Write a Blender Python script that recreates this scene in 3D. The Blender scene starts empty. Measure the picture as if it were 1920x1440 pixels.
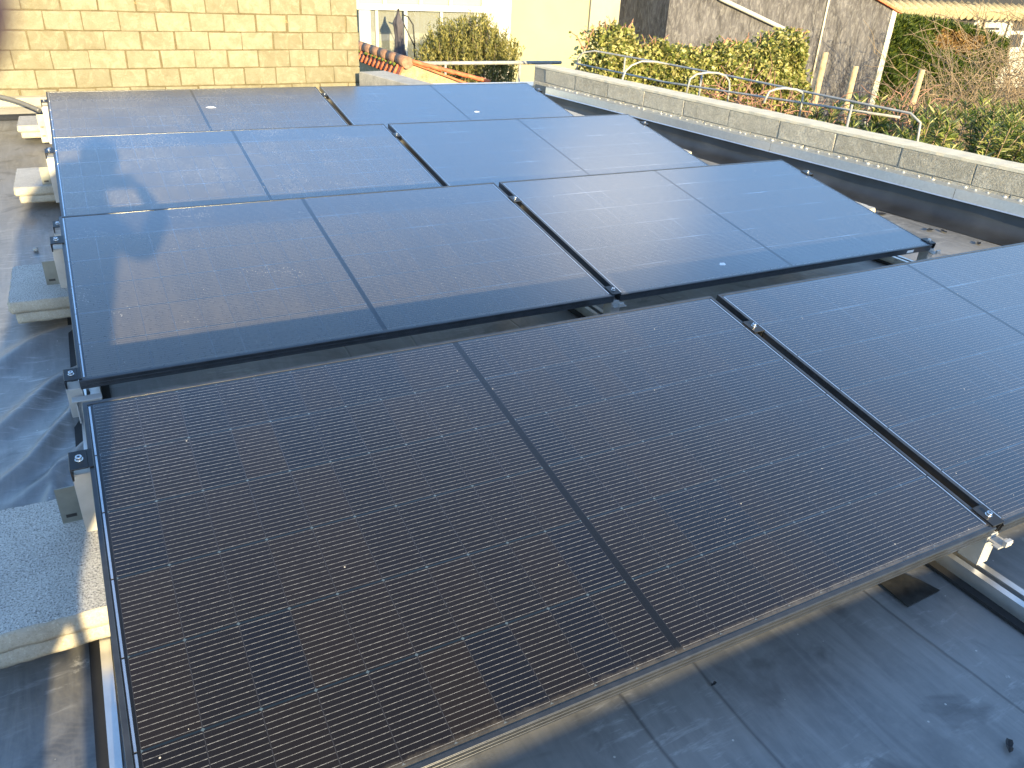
import bpy, bmesh, math, random
import numpy as np
from mathutils import Vector, Matrix

R = math.radians
SC = bpy.context.scene
COL = SC.collection
rnd = random.Random(7)

# ------------------------------------------------------------------ camera
CAM_LOC = Vector((0.1164, -0.7662, 1.1486))
RM = ((0.885458, -0.462119, 0.049099), (-0.18082, -0.439926, -0.879642), (0.428099, 0.770008, -0.473096))
cd = bpy.data.cameras.new('camera')
cam = bpy.data.objects.new('camera', cd)
COL.objects.link(cam)
m = Matrix(((RM[0][0], -RM[1][0], -RM[2][0]), (RM[0][1], -RM[1][1], -RM[2][1]), (RM[0][2], -RM[1][2], -RM[2][2])))
cam.matrix_world = Matrix.Translation(CAM_LOC) @ m.to_4x4()
cd.sensor_width = 36.0
cd.lens = 1467.28 / 1920 * 36.0
cd.clip_start = 0.01
cd.clip_end = 500
cd.dof.use_dof = True
cd.dof.focus_distance = 2.6
cd.dof.aperture_fstop = 16
SC.camera = cam

# ------------------------------------------------------------------ sky and sun
SUN_EL = 13.55
w = bpy.data.worlds.new('World')
SC.world = w
w.use_nodes = True
wt = w.node_tree
wt.nodes.clear()
wo = wt.nodes.new('ShaderNodeOutputWorld')
wb = wt.nodes.new('ShaderNodeBackground')
sky = wt.nodes.new('ShaderNodeTexSky')
sky.sky_type = 'NISHITA'
sky.sun_disc = False
sky.sun_elevation = R(SUN_EL)
sky.sun_rotation = R(180)
sky.air_density = 1.0
sky.dust_density = 0.35
sky.ozone_density = 3.0
# a few thin soft clouds high in the sky
wc = wt.nodes.new('ShaderNodeTexCoord')
wm = wt.nodes.new('ShaderNodeMapping')
wm.inputs['Scale'].default_value = (1.2, 1.2, 3.2)
wm.inputs['Location'].default_value = (0.35, 0.2, 0.9)
wn = wt.nodes.new('ShaderNodeTexNoise')
wn.inputs['Scale'].default_value = 1.7
wn.inputs['Detail'].default_value = 4
wr = wt.nodes.new('ShaderNodeMapRange')
wr.inputs['From Min'].default_value = 0.5
wr.inputs['From Max'].default_value = 0.75
wr.inputs['To Max'].default_value = 0.22
wmx = wt.nodes.new('ShaderNodeMix')
wmx.data_type = 'RGBA'
wt.links.new(wc.outputs['Generated'], wm.inputs['Vector'])
wt.links.new(wm.outputs[0], wn.inputs['Vector'])
wt.links.new(wn.outputs[0], wr.inputs['Value'])
wt.links.new(wr.outputs[0], wmx.inputs['Factor'])
wt.links.new(sky.outputs[0], wmx.inputs[6])
wmx.inputs[7].default_value = (2.6, 2.7, 2.9, 1)
wd = wt.nodes.new('ShaderNodeVectorMath'); wd.operation = 'DOT_PRODUCT'
wt.links.new(wc.outputs['Generated'], wd.inputs[0]); wd.inputs[1].default_value = Vector((0.565, 0.655, 0.500)).normalized()
wd2 = wt.nodes.new('ShaderNodeMapRange'); wd2.interpolation_type = 'SMOOTHSTEP'
wd2.inputs['From Min'].default_value = 0.9915; wd2.inputs['From Max'].default_value = 0.9995
wd2.inputs['To Max'].default_value = 0.75
wt.links.new(wd.outputs['Value'], wd2.inputs['Value'])
wmx2 = wt.nodes.new('ShaderNodeMix'); wmx2.data_type = 'RGBA'
wt.links.new(wd2.outputs[0], wmx2.inputs['Factor'])
wt.links.new(wmx.outputs[2], wmx2.inputs[6])
wmx2.inputs[7].default_value = (4.0, 3.9, 3.8, 1)
wt.links.new(wmx2.outputs[2], wb.inputs['Color'])
wb.inputs['Strength'].default_value = 0.15
wt.links.new(wb.outputs[0], wo.inputs['Surface'])

sl = bpy.data.lights.new('sun', 'SUN')
sl.energy = 4.3
sl.angle = R(0.53)
sl.color = (1.0, 0.79, 0.43)
so = bpy.data.objects.new('sun', sl)
COL.objects.link(so)
sdir = Vector((0.0194, 0.9719, -math.tan(R(SUN_EL)) * 0.9719))
so.rotation_euler = sdir.to_track_quat('-Z', 'Y').to_euler()
so.location = (0, -8, 6)

SC.view_settings.view_transform = 'Standard'
SC.view_settings.look = 'None'
SC.view_settings.exposure = 1.95
SC.view_settings.gamma = 1.0

# ------------------------------------------------------------------ helpers
class NT:
    """small node builder"""
    def __init__(s, name):
        s.mat = bpy.data.materials.new(name)
        s.mat.use_nodes = True
        s.t = s.mat.node_tree
        s.bsdf = s.t.nodes['Principled BSDF']
        s.out = s.t.nodes['Material Output']
    def node(s, typ, **kw):
        n = s.t.nodes.new(typ)
        for k, v in kw.items():
            if k in ('i',):
                continue
            setattr(n, k, v)
        return n
    def put(s, sock, v):
        if hasattr(v, 'is_linked') or isinstance(v, bpy.types.NodeSocket):
            s.t.links.new(v, sock)
        else:
            sock.default_value = v
    def math(s, op, a, b=None, c=None, clamp=False):
        n = s.node('ShaderNodeMath', operation=op)
        n.use_clamp = clamp
        s.put(n.inputs[0], a)
        if b is not None: s.put(n.inputs[1], b)
        if c is not None: s.put(n.inputs[2], c)
        return n.outputs[0]
    def noise(s, vec, scale, detail=3, rough=0.5, dist=0.0, out=0):
        n = s.node('ShaderNodeTexNoise')
        s.put(n.inputs['Vector'], vec)
        n.inputs['Scale'].default_value = scale
        n.inputs['Detail'].default_value = detail
        n.inputs['Roughness'].default_value = rough
        n.inputs['Distortion'].default_value = dist
        return n.outputs[out]
    def map(s, vec, scale=(1, 1, 1), loc=(0, 0, 0), rot=(0, 0, 0)):
        n = s.node('ShaderNodeMapping')
        s.put(n.inputs['Vector'], vec)
        n.inputs['Scale'].default_value = scale
        n.inputs['Location'].default_value = loc
        n.inputs['Rotation'].default_value = rot
        return n.outputs[0]
    def rng(s, v, a, b, c=0.0, d=1.0, smooth=False):
        n = s.node('ShaderNodeMapRange')
        if smooth: n.interpolation_type = 'SMOOTHSTEP'
        s.put(n.inputs['Value'], v)
        n.inputs['From Min'].default_value = a
        n.inputs['From Max'].default_value = b
        n.inputs['To Min'].default_value = c
        n.inputs['To Max'].default_value = d
        return n.outputs[0]
    def mix(s, f, a, b, mode='MIX'):
        n = s.node('ShaderNodeMix')
        n.data_type = 'RGBA'
        n.blend_type = mode
        s.put(n.inputs[0], f)
        s.put(n.inputs[6], a if not isinstance(a, tuple) or len(a) == 4 else (*a, 1))
        s.put(n.inputs[7], b if not isinstance(b, tuple) or len(b) == 4 else (*b, 1))
        return n.outputs[2]
    def obj(s):
        return s.node('ShaderNodeTexCoord').outputs['Object']
    def pos(s):
        return s.node('ShaderNodeNewGeometry').outputs['Position']
    def island(s):
        return s.node('ShaderNodeNewGeometry').outputs['Random Per Island']
    def bump(s, h, strength=0.3, dist=0.01):
        n = s.node('ShaderNodeBump')
        n.inputs['Strength'].default_value = strength
        n.inputs['Distance'].default_value = dist
        s.put(n.inputs['Height'], h)
        s.t.links.new(n.outputs[0], s.bsdf.inputs['Normal'])
        return n
    def set(s, **kw):
        names = dict(color='Base Color', rough='Roughness', metal='Metallic', spec='Specular IOR Level', coat='Coat Weight',
                     coat_rough='Coat Roughness', trans='Transmission Weight', ior='IOR', sheen='Sheen Weight', alpha='Alpha')
        for k, v in kw.items():
            if k == 'color' and isinstance(v, tuple) and len(v) == 3: v = (*v, 1)
            s.put(s.bsdf.inputs[names[k]], v)
        return s
    def sep(s, v):
        n = s.node('ShaderNodeSeparateXYZ')
        s.put(n.inputs[0], v)
        return n.outputs

def simple(name, col, rough=0.6, metal=0.0, var=0.15, scale=8.0, bump=0.0, bscale=60, spec=0.5):
    n = NT(name)
    p = n.pos()
    f = n.noise(p, scale, 4, 0.6)
    c = n.mix(n.rng(f, 0.3, 0.7), tuple(x * (1 - var) for x in col), tuple(min(1, x * (1 + var)) for x in col))
    n.set(color=c, rough=rough, metal=metal, spec=spec)
    if bump:
        n.bump(n.noise(p, bscale, 3), bump, 0.01)
    return n.mat

class MB:
    """collects shapes into one bmesh"""
    def __init__(s): s.bm = bmesh.new()
    def box(s, x0, y0, z0, x1, y1, z1, mi=0):
        v = [s.bm.verts.new(c) for c in ((x0, y0, z0), (x1, y0, z0), (x1, y1, z0), (x0, y1, z0), (x0, y0, z1), (x1, y0, z1), (x1, y1, z1), (x0, y1, z1))]
        for f in ((0, 3, 2, 1), (4, 5, 6, 7), (0, 1, 5, 4), (1, 2, 6, 5), (2, 3, 7, 6), (3, 0, 4, 7)):
            fc = s.bm.faces.new([v[i] for i in f]); fc.material_index = mi
        return s
    def hexa(s, pts, mi=0):
        v = [s.bm.verts.new(c) for c in pts]
        for f in ((0, 3, 2, 1), (4, 5, 6, 7), (0, 1, 5, 4), (1, 2, 6, 5), (2, 3, 7, 6), (3, 0, 4, 7)):
            fc = s.bm.faces.new([v[i] for i in f]); fc.material_index = mi
        return s
    def tube(s, pts, r, n=8, cap=True, mi=0):
        pts = [Vector(p) for p in pts]
        rs = r if isinstance(r, (list, tuple)) else [r] * len(pts)
        rings = []
        up = Vector((0, 0, 1))
        for i, p in enumerate(pts):
            t = (pts[min(i + 1, len(pts) - 1)] - pts[max(i - 1, 0)]).normalized()
            a = t.cross(up)
            if a.length < 1e-3: a = t.cross(Vector((1, 0, 0)))
            a.normalize(); b = t.cross(a)
            rings.append([s.bm.verts.new(p + (a * math.cos(2 * math.pi * k / n) + b * math.sin(2 * math.pi * k / n)) * rs[i]) for k in range(n)])
        for A, B in zip(rings, rings[1:]):
            for k in range(n):
                f = s.bm.faces.new((A[k], A[(k + 1) % n], B[(k + 1) % n], B[k])); f.smooth = True; f.material_index = mi
        if cap:
            s.bm.faces.new(rings[0]).material_index = mi
            s.bm.faces.new(list(reversed(rings[-1]))).material_index = mi
        return s
    def cyl(s, c, r, h, n=16, axis='z', mi=0):
        c = Vector(c); d = {'x': Vector((1, 0, 0)), 'y': Vector((0, 1, 0)), 'z': Vector((0, 0, 1))}[axis]
        return s.tube([c, c + d * h], r, n, True, mi)
    def prism(s, poly, axis_pts, mi=0):
        """poly: list of 3d points (one end), axis_pts: offset vector to the other end"""
        o = Vector(axis_pts)
        A = [s.bm.verts.new(p) for p in poly]; B = [s.bm.verts.new(Vector(p) + o) for p in poly]
        s.bm.faces.new(A).material_index = mi; s.bm.faces.new(list(reversed(B))).material_index = mi
        for i in range(len(A)):
            j = (i + 1) % len(A)
            s.bm.faces.new((A[i], B[i], B[j], A[j])).material_index = mi
        return s
    def build(s, name, mats, parent=None, bevel=0.0, seg=2, loc=None):
        bmesh.ops.recalc_face_normals(s.bm, faces=s.bm.faces)
        me = bpy.data.meshes.new(name)
        s.bm.to_mesh(me); s.bm.free()
        for mt in (mats if isinstance(mats, (list, tuple)) else [mats]): me.materials.append(mt)
        o = bpy.data.objects.new(name, me)
        COL.objects.link(o)
        if parent is not None: o.parent = parent
        if loc is not None: o.location = loc
        if bevel:
            b = o.modifiers.new('bevel', 'BEVEL'); b.width = bevel; b.segments = seg; b.limit_method = 'ANGLE'; b.angle_limit = R(40)
        return o

def tag(o, label=None, cat=None, group=None, kind=None):
    if label: o['label'] = label
    if cat: o['category'] = cat
    if group: o['group'] = group
    if kind: o['kind'] = kind
    return o

def empty(name, loc=(0, 0, 0), rot=(0, 0, 0)):
    o = bpy.data.objects.new(name, None)
    o.empty_display_size = 0.1
    o.location = loc; o.rotation_euler = rot
    COL.objects.link(o)
    return o

def copy_tree(o, parent=None):
    c = o.copy(); COL.objects.link(c)
    if parent is not None: c.parent = parent
    for ch in list(o.children): copy_tree(ch, c)
    return c

def mesh_np(name, verts, faces_flat, nper, mats, parent=None, mat_idx=None):
    me = bpy.data.meshes.new(name)
    nv = len(verts); nf = len(faces_flat) // nper
    me.vertices.add(nv); me.vertices.foreach_set('co', np.asarray(verts, np.float32).ravel())
    me.loops.add(len(faces_flat)); me.loops.foreach_set('vertex_index', np.asarray(faces_flat, np.int32))
    me.polygons.add(nf)
    me.polygons.foreach_set('loop_start', np.arange(0, nf * nper, nper, dtype=np.int32))
    me.polygons.foreach_set('loop_total', np.full(nf, nper, np.int32))
    if mat_idx is not None: me.polygons.foreach_set('material_index', np.asarray(mat_idx, np.int32))
    for mt in (mats if isinstance(mats, (list, tuple)) else [mats]): me.materials.append(mt)
    me.update(calc_edges=True); me.validate()
    o = bpy.data.objects.new(name, me); COL.objects.link(o)
    if parent is not None: o.parent = parent
    return o

def leaves_mesh(name, P, A, L, Wd, mat, parent=None, seed=1, fold=0.35):
    """P (n,3) leaf bases, A (n,3) leaf axes, L lengths, Wd widths; each leaf a folded diamond of two triangles joined on the midrib"""
    g = np.random.default_rng(seed)
    n = len(P)
    A = A / (np.linalg.norm(A, axis=1, keepdims=True) + 1e-9)
    Rv = g.normal(size=(n, 3))
    S = np.cross(A, Rv); S /= (np.linalg.norm(S, axis=1, keepdims=True) + 1e-9)
    N = np.cross(S, A)
    L = L[:, None]; Wd = Wd[:, None]
    tip = P + A * L
    m1 = P + A * L * 0.45 + S * Wd * 0.5 + N * Wd * fold
    m2 = P + A * L * 0.45 - S * Wd * 0.5 + N * Wd * fold
    V = np.stack([P, m1, tip, m2], 1).reshape(-1, 3)
    i = np.arange(n)[:, None] * 4
    F = np.concatenate([i, i + 1, i + 2, i, i + 2, i + 3], 1).ravel()
    return mesh_np(name, V, F, 3, mat, parent)

# ------------------------------------------------------------------ materials
def mat_cells():
    W, D = 1.909, 1.12
    mu, bar, mv = 0.022, 0.009, 0.0165
    sc = (W / 2 - bar - mu) / 10
    S = (D - 2 * mv) / 6
    n = NT('solar_cells')
    o = n.obj()
    x, y, z = n.sep(o)
    info = n.node('ShaderNodeObjectInfo')
    icol = n.sep(info.outputs['Color'])          # r painted sun backscatter, g painted glints, b seed
    au = n.math('ABSOLUTE', n.math('SUBTRACT', x, W / 2))
    t = n.math('DIVIDE', n.math('SUBTRACT', au, bar), sc)
    fu = n.math('FRACT', t)
    ku = n.math('FLOOR', t)
    tv = n.math('DIVIDE', n.math('SUBTRACT', y, mv), S)
    fv = n.math('FRACT', tv)
    kv = n.math('FLOOR', tv)
    in_u = n.math('MULTIPLY', n.math('GREATER_THAN', au, bar), n.math('LESS_THAN', au, W / 2 - mu))
    in_v = n.math('MULTIPLY', n.math('GREATER_THAN', y, mv), n.math('LESS_THAN', y, D - mv))
    inside = n.math('MULTIPLY', in_u, in_v)
    du = n.math('MULTIPLY', n.math('MINIMUM', fu, n.math('SUBTRACT', 1.0, fu)), sc)
    dv = n.math('MULTIPLY', n.math('MINIMUM', fv, n.math('SUBTRACT', 1.0, fv)), S)
    gap_u = n.math('LESS_THAN', du, 0.0007)
    gap_v = n.math('LESS_THAN', dv, 0.0019)
    # chamfered cell corners -> small diamonds
    dia = n.math('LESS_THAN', n.math('ADD', du, dv), 0.0036)
    gap = n.math('MAXIMUM', n.math('MAXIMUM', gap_u, gap_v), dia)
    # 16 bus wires per cell
    fb = n.math('FRACT', n.math('MULTIPLY', fv, 16.0))
    db = n.math('MULTIPLY', n.math('ABSOLUTE', n.math('SUBTRACT', fb, 0.5)), S / 16)
    wire = n.math('LESS_THAN', db, 0.00036)
    wire = n.math('MULTIPLY', wire, n.math('GREATER_THAN', du, 0.0012))
    wire = n.math('MULTIPLY', wire, inside)
    # tone of every cell
    cx = n.node('ShaderNodeCombineXYZ')
    side = n.math('GREATER_THAN', x, W / 2)
    n.put(cx.inputs[0], n.math('ADD', ku, n.math('MULTIPLY', side, 23.0)))
    n.put(cx.inputs[1], kv)
    n.put(cx.inputs[2], n.math('MULTIPLY', icol[2], 91.0))
    wn_ = n.node('ShaderNodeTexWhiteNoise'); wn_.noise_dimensions = '3D'
    n.put(wn_.inputs[0], cx.outputs[0])
    rv = wn_.outputs[0]
    cell = n.mix(rv, (0.0024, 0.0026, 0.0050), (0.0085, 0.0060, 0.0054))
    cell = n.mix(n.rng(rv, 0.25, 0.0, 0, 0.8), cell, (0.0022, 0.0034, 0.0085))
    # fine grain in the cell
    gr = n.noise(o, 900, 2, 0.7)
    cell = n.mix(n.rng(gr, 0.35, 0.75, 0, 0.35), cell, (0.012, 0.0105, 0.010))
    # gap strip shows the black backsheet with a faint bluish encapsulant
    gapc = n.mix(dia, n.mix(gap_v, (0.03, 0.03, 0.034), (0.007, 0.013, 0.020)), (0.06, 0.085, 0.105))
    c = n.mix(gap, cell, gapc)
    wn2 = n.noise(n.map(o, (130, 90, 1)), 1.0, 2, 0.6)
    wirec = n.mix(n.rng(wn2, 0.42, 0.68), (0.155, 0.152, 0.145), (0.34, 0.335, 0.315))
    c = n.mix(wire, c, wirec)
    c = n.mix(inside, (0.006, 0.007, 0.009), c)
    # dirt blotches, bottom dirt line, bright specks; sun backscatter painted in as warm tone
    d1 = n.noise(o, 2.3, 5, 0.6, 0.6)
    d2 = n.noise(o, 60, 4, 0.7)
    dust_glow = n.math('MULTIPLY', n.rng(d1, 0.3, 0.75), n.rng(d2, 0.25, 0.8))
    low = n.math('MULTIPLY', n.rng(n.math('ADD', y, n.math('MULTIPLY', n.noise(o, 35, 4, 0.7), 0.03)), 0.044, 0.020), 0.20)
    # painted backscatter: weaker in the upper strip, fading right, away from the antisolar side
    top_f = n.rng(n.math('ADD', y, n.math('MULTIPLY', n.noise(n.map(o, (1.3, 3, 1)), 1.6, 3, 0.5), 0.22)), 0.97, 1.09, 1.0, 0.30, True)
    side_f = n.rng(x, 0.0, 1.9, 1.45, 0.45)
    glow_f = n.math('MULTIPLY', n.math('MULTIPLY', top_f, side_f), icol[0])
    streak = n.noise(n.map(o, (26, 1.2, 1)), 1.0, 4, 0.65)
    dust_glow = n.math('MULTIPLY', n.math('ADD', n.math('MULTIPLY', dust_glow, 0.07), n.math('ADD', n.math('MULTIPLY', n.rng(streak, 0.4, 0.7), 0.025), 0.062)), glow_f)
    dust_glow = n.math('MULTIPLY', dust_glow, n.math('MULTIPLY', inside, n.math('SUBTRACT', 1.0, n.math('MULTIPLY', gap, 0.9))))
    dust_glow = n.math('ADD', dust_glow, low)
    vo = n.node('ShaderNodeTexVoronoi'); vo.feature = 'F1'
    n.put(vo.inputs['Vector'], o); vo.inputs['Scale'].default_value = 85
    rs = n.sep(vo.outputs['Color'])
    spk = n.math('MULTIPLY', n.math('LESS_THAN', vo.outputs['Distance'], 0.13), n.math('GREATER_THAN', rs[0], 0.995))
    vo2 = n.node('ShaderNodeTexVoronoi'); vo2.feature = 'F1'
    n.put(vo2.inputs['Vector'], o); vo2.inputs['Scale'].default_value = 190
    rs2 = n.sep(vo2.outputs['Color'])
    patch = n.rng(n.math('ADD', n.noise(o, 3.0, 3), n.math('MULTIPLY', x, -0.13)), 0.24, 0.6)
    spk2 = n.math('MULTIPLY', n.math('LESS_THAN', vo2.outputs['Distance'], 0.3),  # glints off the glass, painted as pale specks, denser to the left
                  n.math('GREATER_THAN', n.math('MULTIPLY', n.math('MULTIPLY', rs2[1], patch), icol[1]), 0.36))
    c = n.mix(dust_glow, c, (0.42, 0.36, 0.28))
    c = n.mix(n.math('MAXIMUM', n.math('MULTIPLY', spk, 0.7), n.math('MULTIPLY', spk2, 0.6)), c, (0.75, 0.68, 0.55))
    rough = n.math('ADD', n.rng(d2, 0.2, 0.8, 0.15, 0.24), n.math('MULTIPLY', dust_glow, 0.8))
    n.set(color=c, rough=0.6, spec=0.1)
    bp_ = n.bump(n.noise(o, 700, 2, 0.6), 0.04, 0.0006)
    # anti-reflective solar glass: almost no reflection face on, strong towards grazing
    lw = n.node('ShaderNodeLayerWeight'); lw.inputs['Blend'].default_value = 0.5
    fac = n.math('ADD', n.math('MULTIPLY', n.math('POWER', lw.outputs['Facing'], 2.6), 1.40), 0.006, clamp=True)
    fac = n.math('MINIMUM', fac, 0.40)
    fac = n.math('MULTIPLY', fac, n.rng(in_u, 0, 1, 0.72, 1.0))
    # the foil strips between the cells mirror more than the cells do
    fac = n.math('MULTIPLY', fac, n.math('ADD', 1.0, n.math('MULTIPLY', n.math('MULTIPLY', gap, inside), n.rng(n.noise(o, 3.5, 2), 0.45, 0.70, 0.12, 0.9))), clamp=True)
    fac = n.math('MULTIPLY', fac, n.math('SUBTRACT', 1.0, n.math('MULTIPLY', dust_glow, 1.2, clamp=True)))
    gl_ = n.node('ShaderNodeBsdfGlossy')
    n.put(gl_.inputs['Roughness'], rough)
    n.t.links.new(bp_.outputs[0], gl_.inputs['Normal'])
    mx = n.node('ShaderNodeMixShader')
    n.put(mx.inputs[0], fac)
    n.t.links.new(n.bsdf.outputs[0], mx.inputs[1]); n.t.links.new(gl_.outputs[0], mx.inputs[2])
    n.t.links.new(mx.outputs[0], n.out.inputs[0])
    return n.mat

def mat_roof():
    n = NT('rubber_roofing')
    p = n.pos()
    x, y, z = n.sep(p)
    a = n.noise(p, 1.6, 6, 0.62, 0.6)
    st = n.noise(n.map(p, (9, 1.1, 1), rot=(0, 0, R(8))), 2.2, 6, 0.66, 0.8)
    fine = n.noise(p, 45, 4, 0.7)
    c = n.mix(n.rng(a, 0.3, 0.72), (0.085, 0.087, 0.090), (0.21, 0.207, 0.20))
    c = n.mix(n.rng(st, 0.42, 0.8, 0, 0.75), c, (0.27, 0.265, 0.255))
    c = n.mix(n.rng(fine, 0.45, 0.85, 0, 0.4), c, (0.25, 0.24, 0.225))
    scf = n.noise(n.map(p, (5, 28, 1), rot=(0, 0, R(-52))), 1.6, 5, 0.75, 0.4)
    scm = n.noise(n.map(p, loc=(3.1, 0.4, 0)), 2.6, 3, 0.5)
    c = n.mix(n.math('MULTIPLY', n.rng(scf, 0.54, 0.70, 0, 0.75), n.rng(scm, 0.45, 0.6)), c, (0.42, 0.42, 0.41))
    drk = n.noise(n.map(p, loc=(7, 2, 0)), 3.4, 5, 0.6, 1.2)
    c = n.mix(n.rng(drk, 0.56, 0.66, 0, 0.6), c, (0.04, 0.04, 0.042))
    # dried puddle rings
    wv = n.node('ShaderNodeTexWave'); wv.wave_type = 'RINGS'; wv.rings_direction = 'SPHERICAL'
    n.put(wv.inputs['Vector'], n.map(p, (1, 1, 1), loc=(0.04, -0.60, 0.17)))
    wv.inputs['Scale'].default_value = 26; wv.inputs['Distortion'].default_value = 5; wv.inputs['Detail'].default_value = 2
    wv.inputs['Detail Scale'].default_value = 1.4
    near = n.math('MULTIPLY', n.rng(x, 0.25, -0.1, 0, 1), n.rng(y, 0.95, 0.6, 0, 1))
    c = n.mix(n.math('MULTIPLY', n.rng(wv.outputs[0], 0.5, 1.0, 0, 0.2), near), c, (0.2, 0.185, 0.155))
    # lime splashes / droppings
    vo = n.node('ShaderNodeTexVoronoi'); vo.feature = 'F1'
    n.put(vo.inputs['Vector'], n.mix(0.12, p, n.noise(p, 24, 4, 0.7, out=1))); vo.inputs['Scale'].default_value = 7
    rs = n.sep(vo.outputs['Color'])
    sp = n.math('MULTIPLY', n.rng(vo.outputs['Distance'], 0.16, 0.06), n.math('GREATER_THAN', rs[0], 0.80))
    sp = n.math('MULTIPLY', sp, n.rng(n.noise(p, 110, 3, 0.8), 0.42, 0.56))
    c = n.mix(n.math('MULTIPLY', sp, 0.75), c, (0.5, 0.49, 0.45))
    vo3 = n.node('ShaderNodeTexVoronoi'); vo3.feature = 'F1'
    n.put(vo3.inputs['Vector'], p); vo3.inputs['Scale'].default_value = 30
    rs3 = n.sep(vo3.outputs['Color'])
    sp3 = n.math('MULTIPLY', n.math('LESS_THAN', vo3.outputs['Distance'], 0.07), n.math('GREATER_THAN', rs3[0], 0.8))
    c = n.mix(n.math('MULTIPLY', sp3, 0.7), c, (0.55, 0.53, 0.48))
    # welded seams running up the roof
    sm = None
    for sx, k in ((0.90, 0.02), (1.09, -0.02), (1.63, 0.03), (2.35, 0.0), (-0.24, 0.05)):
        lx = n.math('ADD', n.math('SUBTRACT', x, sx), n.math('MULTIPLY', n.noise(n.map(p, (0.3, 3, 1)), 1.5, 2), 0.02))
        lx = n.math('ADD', lx, n.math('MULTIPLY', y, k))
        e = n.rng(n.math('ABSOLUTE', lx), 0.006, 0.001, 0, 1)
        sm = e if sm is None else n.math('MAXIMUM', sm, e)
    c = n.mix(n.math('MULTIPLY', sm, 0.6), c, (0.035, 0.035, 0.038))
    n.set(color=c, rough=n.rng(a, 0.2, 0.8, 0.30, 0.62), spec=0.9)
    h = n.math('ADD', n.math('MULTIPLY', n.noise(p, 18, 4, 0.6), 0.6), n.math('MULTIPLY', sm, -0.8))
    h = n.math('ADD', h, n.math('MULTIPLY', fine, 0.12))
    n.bump(h, 0.35, 0.006)
    return n.mat

def mat_blocks(name, bw, bh, c1, c2, cm, mortar=0.012, loc=(0, 0, 0), grit=0.3, bump=0.6, wide=True, rot=0.0, soft=0.3, stain=(0.21, 0.165, 0.085)):
    n = NT(name)
    o = n.obj()
    dn = n.noise(o, 6, 3, 0.6, out=1)
    vec = n.map(o, rot=(R(90), 0, 0))
    vec = n.node('ShaderNodeVectorMath', operation='ADD')
    xyz = n.sep(o)
    cb = n.node('ShaderNodeCombineXYZ')
    n.put(cb.inputs[0], xyz[0]); n.put(cb.inputs[1], xyz[2])
    sc = n.node('ShaderNodeVectorMath', operation='SCALE')
    sub = n.node('ShaderNodeVectorMath', operation='SUBTRACT')
    n.put(sub.inputs[0], dn); sub.inputs[1].default_value = (0.5, 0.5, 0.5)
    n.put(sc.inputs[0], sub.outputs[0]); sc.inputs['Scale'].default_value = 0.016
    n.put(vec.inputs[0], cb.outputs[0]); n.put(vec.inputs[1], sc.outputs[0])
    v = n.map(vec.outputs[0], loc=loc)
    br = n.node('ShaderNodeTexBrick')
    n.put(br.inputs['Vector'], v)
    br.offset = 0.5; br.squash = 1
    br.inputs['Color1'].default_value = (0, 0, 0, 1); br.inputs['Color2'].default_value = (1, 1, 1, 1)
    br.inputs['Mortar'].default_value = (0.5, 0.5, 0.5, 1)
    br.inputs['Scale'].default_value = 1.0
    br.inputs['Mortar Size'].default_value = mortar
    br.inputs['Mortar Smooth'].default_value = soft
    br.inputs['Bias'].default_value = 0
    br.inputs['Brick Width'].default_value = bw
    br.inputs['Row Height'].default_value = bh
    tone = n.sep(br.outputs['Color'])[0]
    c = n.mix(tone, c1, c2)
    bl = n.noise(o, 7, 5, 0.65)
    c = n.mix(n.rng(bl, 0.35, 0.75, 0, 0.5), c, stain)
    pale = n.noise(o, 16, 5, 0.7, 0.4)
    c = n.mix(n.rng(pale, 0.5, 0.8, 0, 0.5), c, tuple(min(1, k * 1.35) for k in c2))
    c = n.mix(n.math('MULTIPLY', br.outputs['Fac'], 0.85), c, cm)
    g = n.noise(o, 130, 3, 0.75)
    c = n.mix(n.rng(g, 0.35, 0.75, 0, grit), c, tuple(k * 0.45 for k in c1))
    n.set(color=c, rough=0.95, spec=0.2)
    h = n.math('SUBTRACT', n.math('MULTIPLY', g, 0.35), br.outputs['Fac'])
    h = n.math('ADD', h, n.math('MULTIPLY', n.noise(o, 28, 4, 0.6), 0.35))
    n.bump(h, bump, 0.012)
    return n.mat

def mat_concrete(name, c1, c2, grit=350, dark=(0.08, 0.08, 0.08), gs=0.5, bump=0.35):
    n = NT(name)
    o = n.obj()
    a = n.noise(o, 9, 5, 0.6)
    c = n.mix(n.rng(a, 0.3, 0.7), c1, c2)
    g = n.noise(o, grit, 3, 0.8)
    c = n.mix(n.rng(g, 0.50, 0.62, 0, gs), c, dark)
    c = n.mix(n.rng(n.noise(o, grit * 0.8, 2, 0.7), 0.55, 0.7, 0, gs * 0.8), c, tuple(min(1, k * 1.5) for k in c2))
    n.set(color=c, rough=0.92, spec=0.25)
    n.bump(g, bump, 0.004)
    return n.mat

def mat_leaf(name, cols, rough=0.5, var_scale=3.0, trans=0.25):
    n = NT(name)
    r = n.island()
    ramp = n.node('ShaderNodeValToRGB')
    el = ramp.color_ramp.elements
    while len(el) < len(cols): el.new(0.5)
    for i, cc in enumerate(cols):
        el[i].position = i / (len(cols) - 1); el[i].color = (*cc, 1)
    n.put(ramp.inputs[0], r)
    f = n.noise(n.pos(), var_scale, 3, 0.6)
    c = n.mix(n.rng(f, 0.3, 0.7, 0, 0.5), ramp.outputs[0], tuple(k * 0.7 for k in cols[0]))
    n.set(color=c, rough=rough, spec=0.4)
    tr = n.node('ShaderNodeBsdfTranslucent'); n.put(tr.inputs[0], c)
    mx = n.node('ShaderNodeMixShader'); mx.inputs[0].default_value = trans
    n.t.links.new(n.bsdf.outputs[0], mx.inputs[1]); n.t.links.new(tr.outputs[0], mx.inputs[2])
    n.t.links.new(mx.outputs[0], n.out.inputs[0])
    return n.mat

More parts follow.
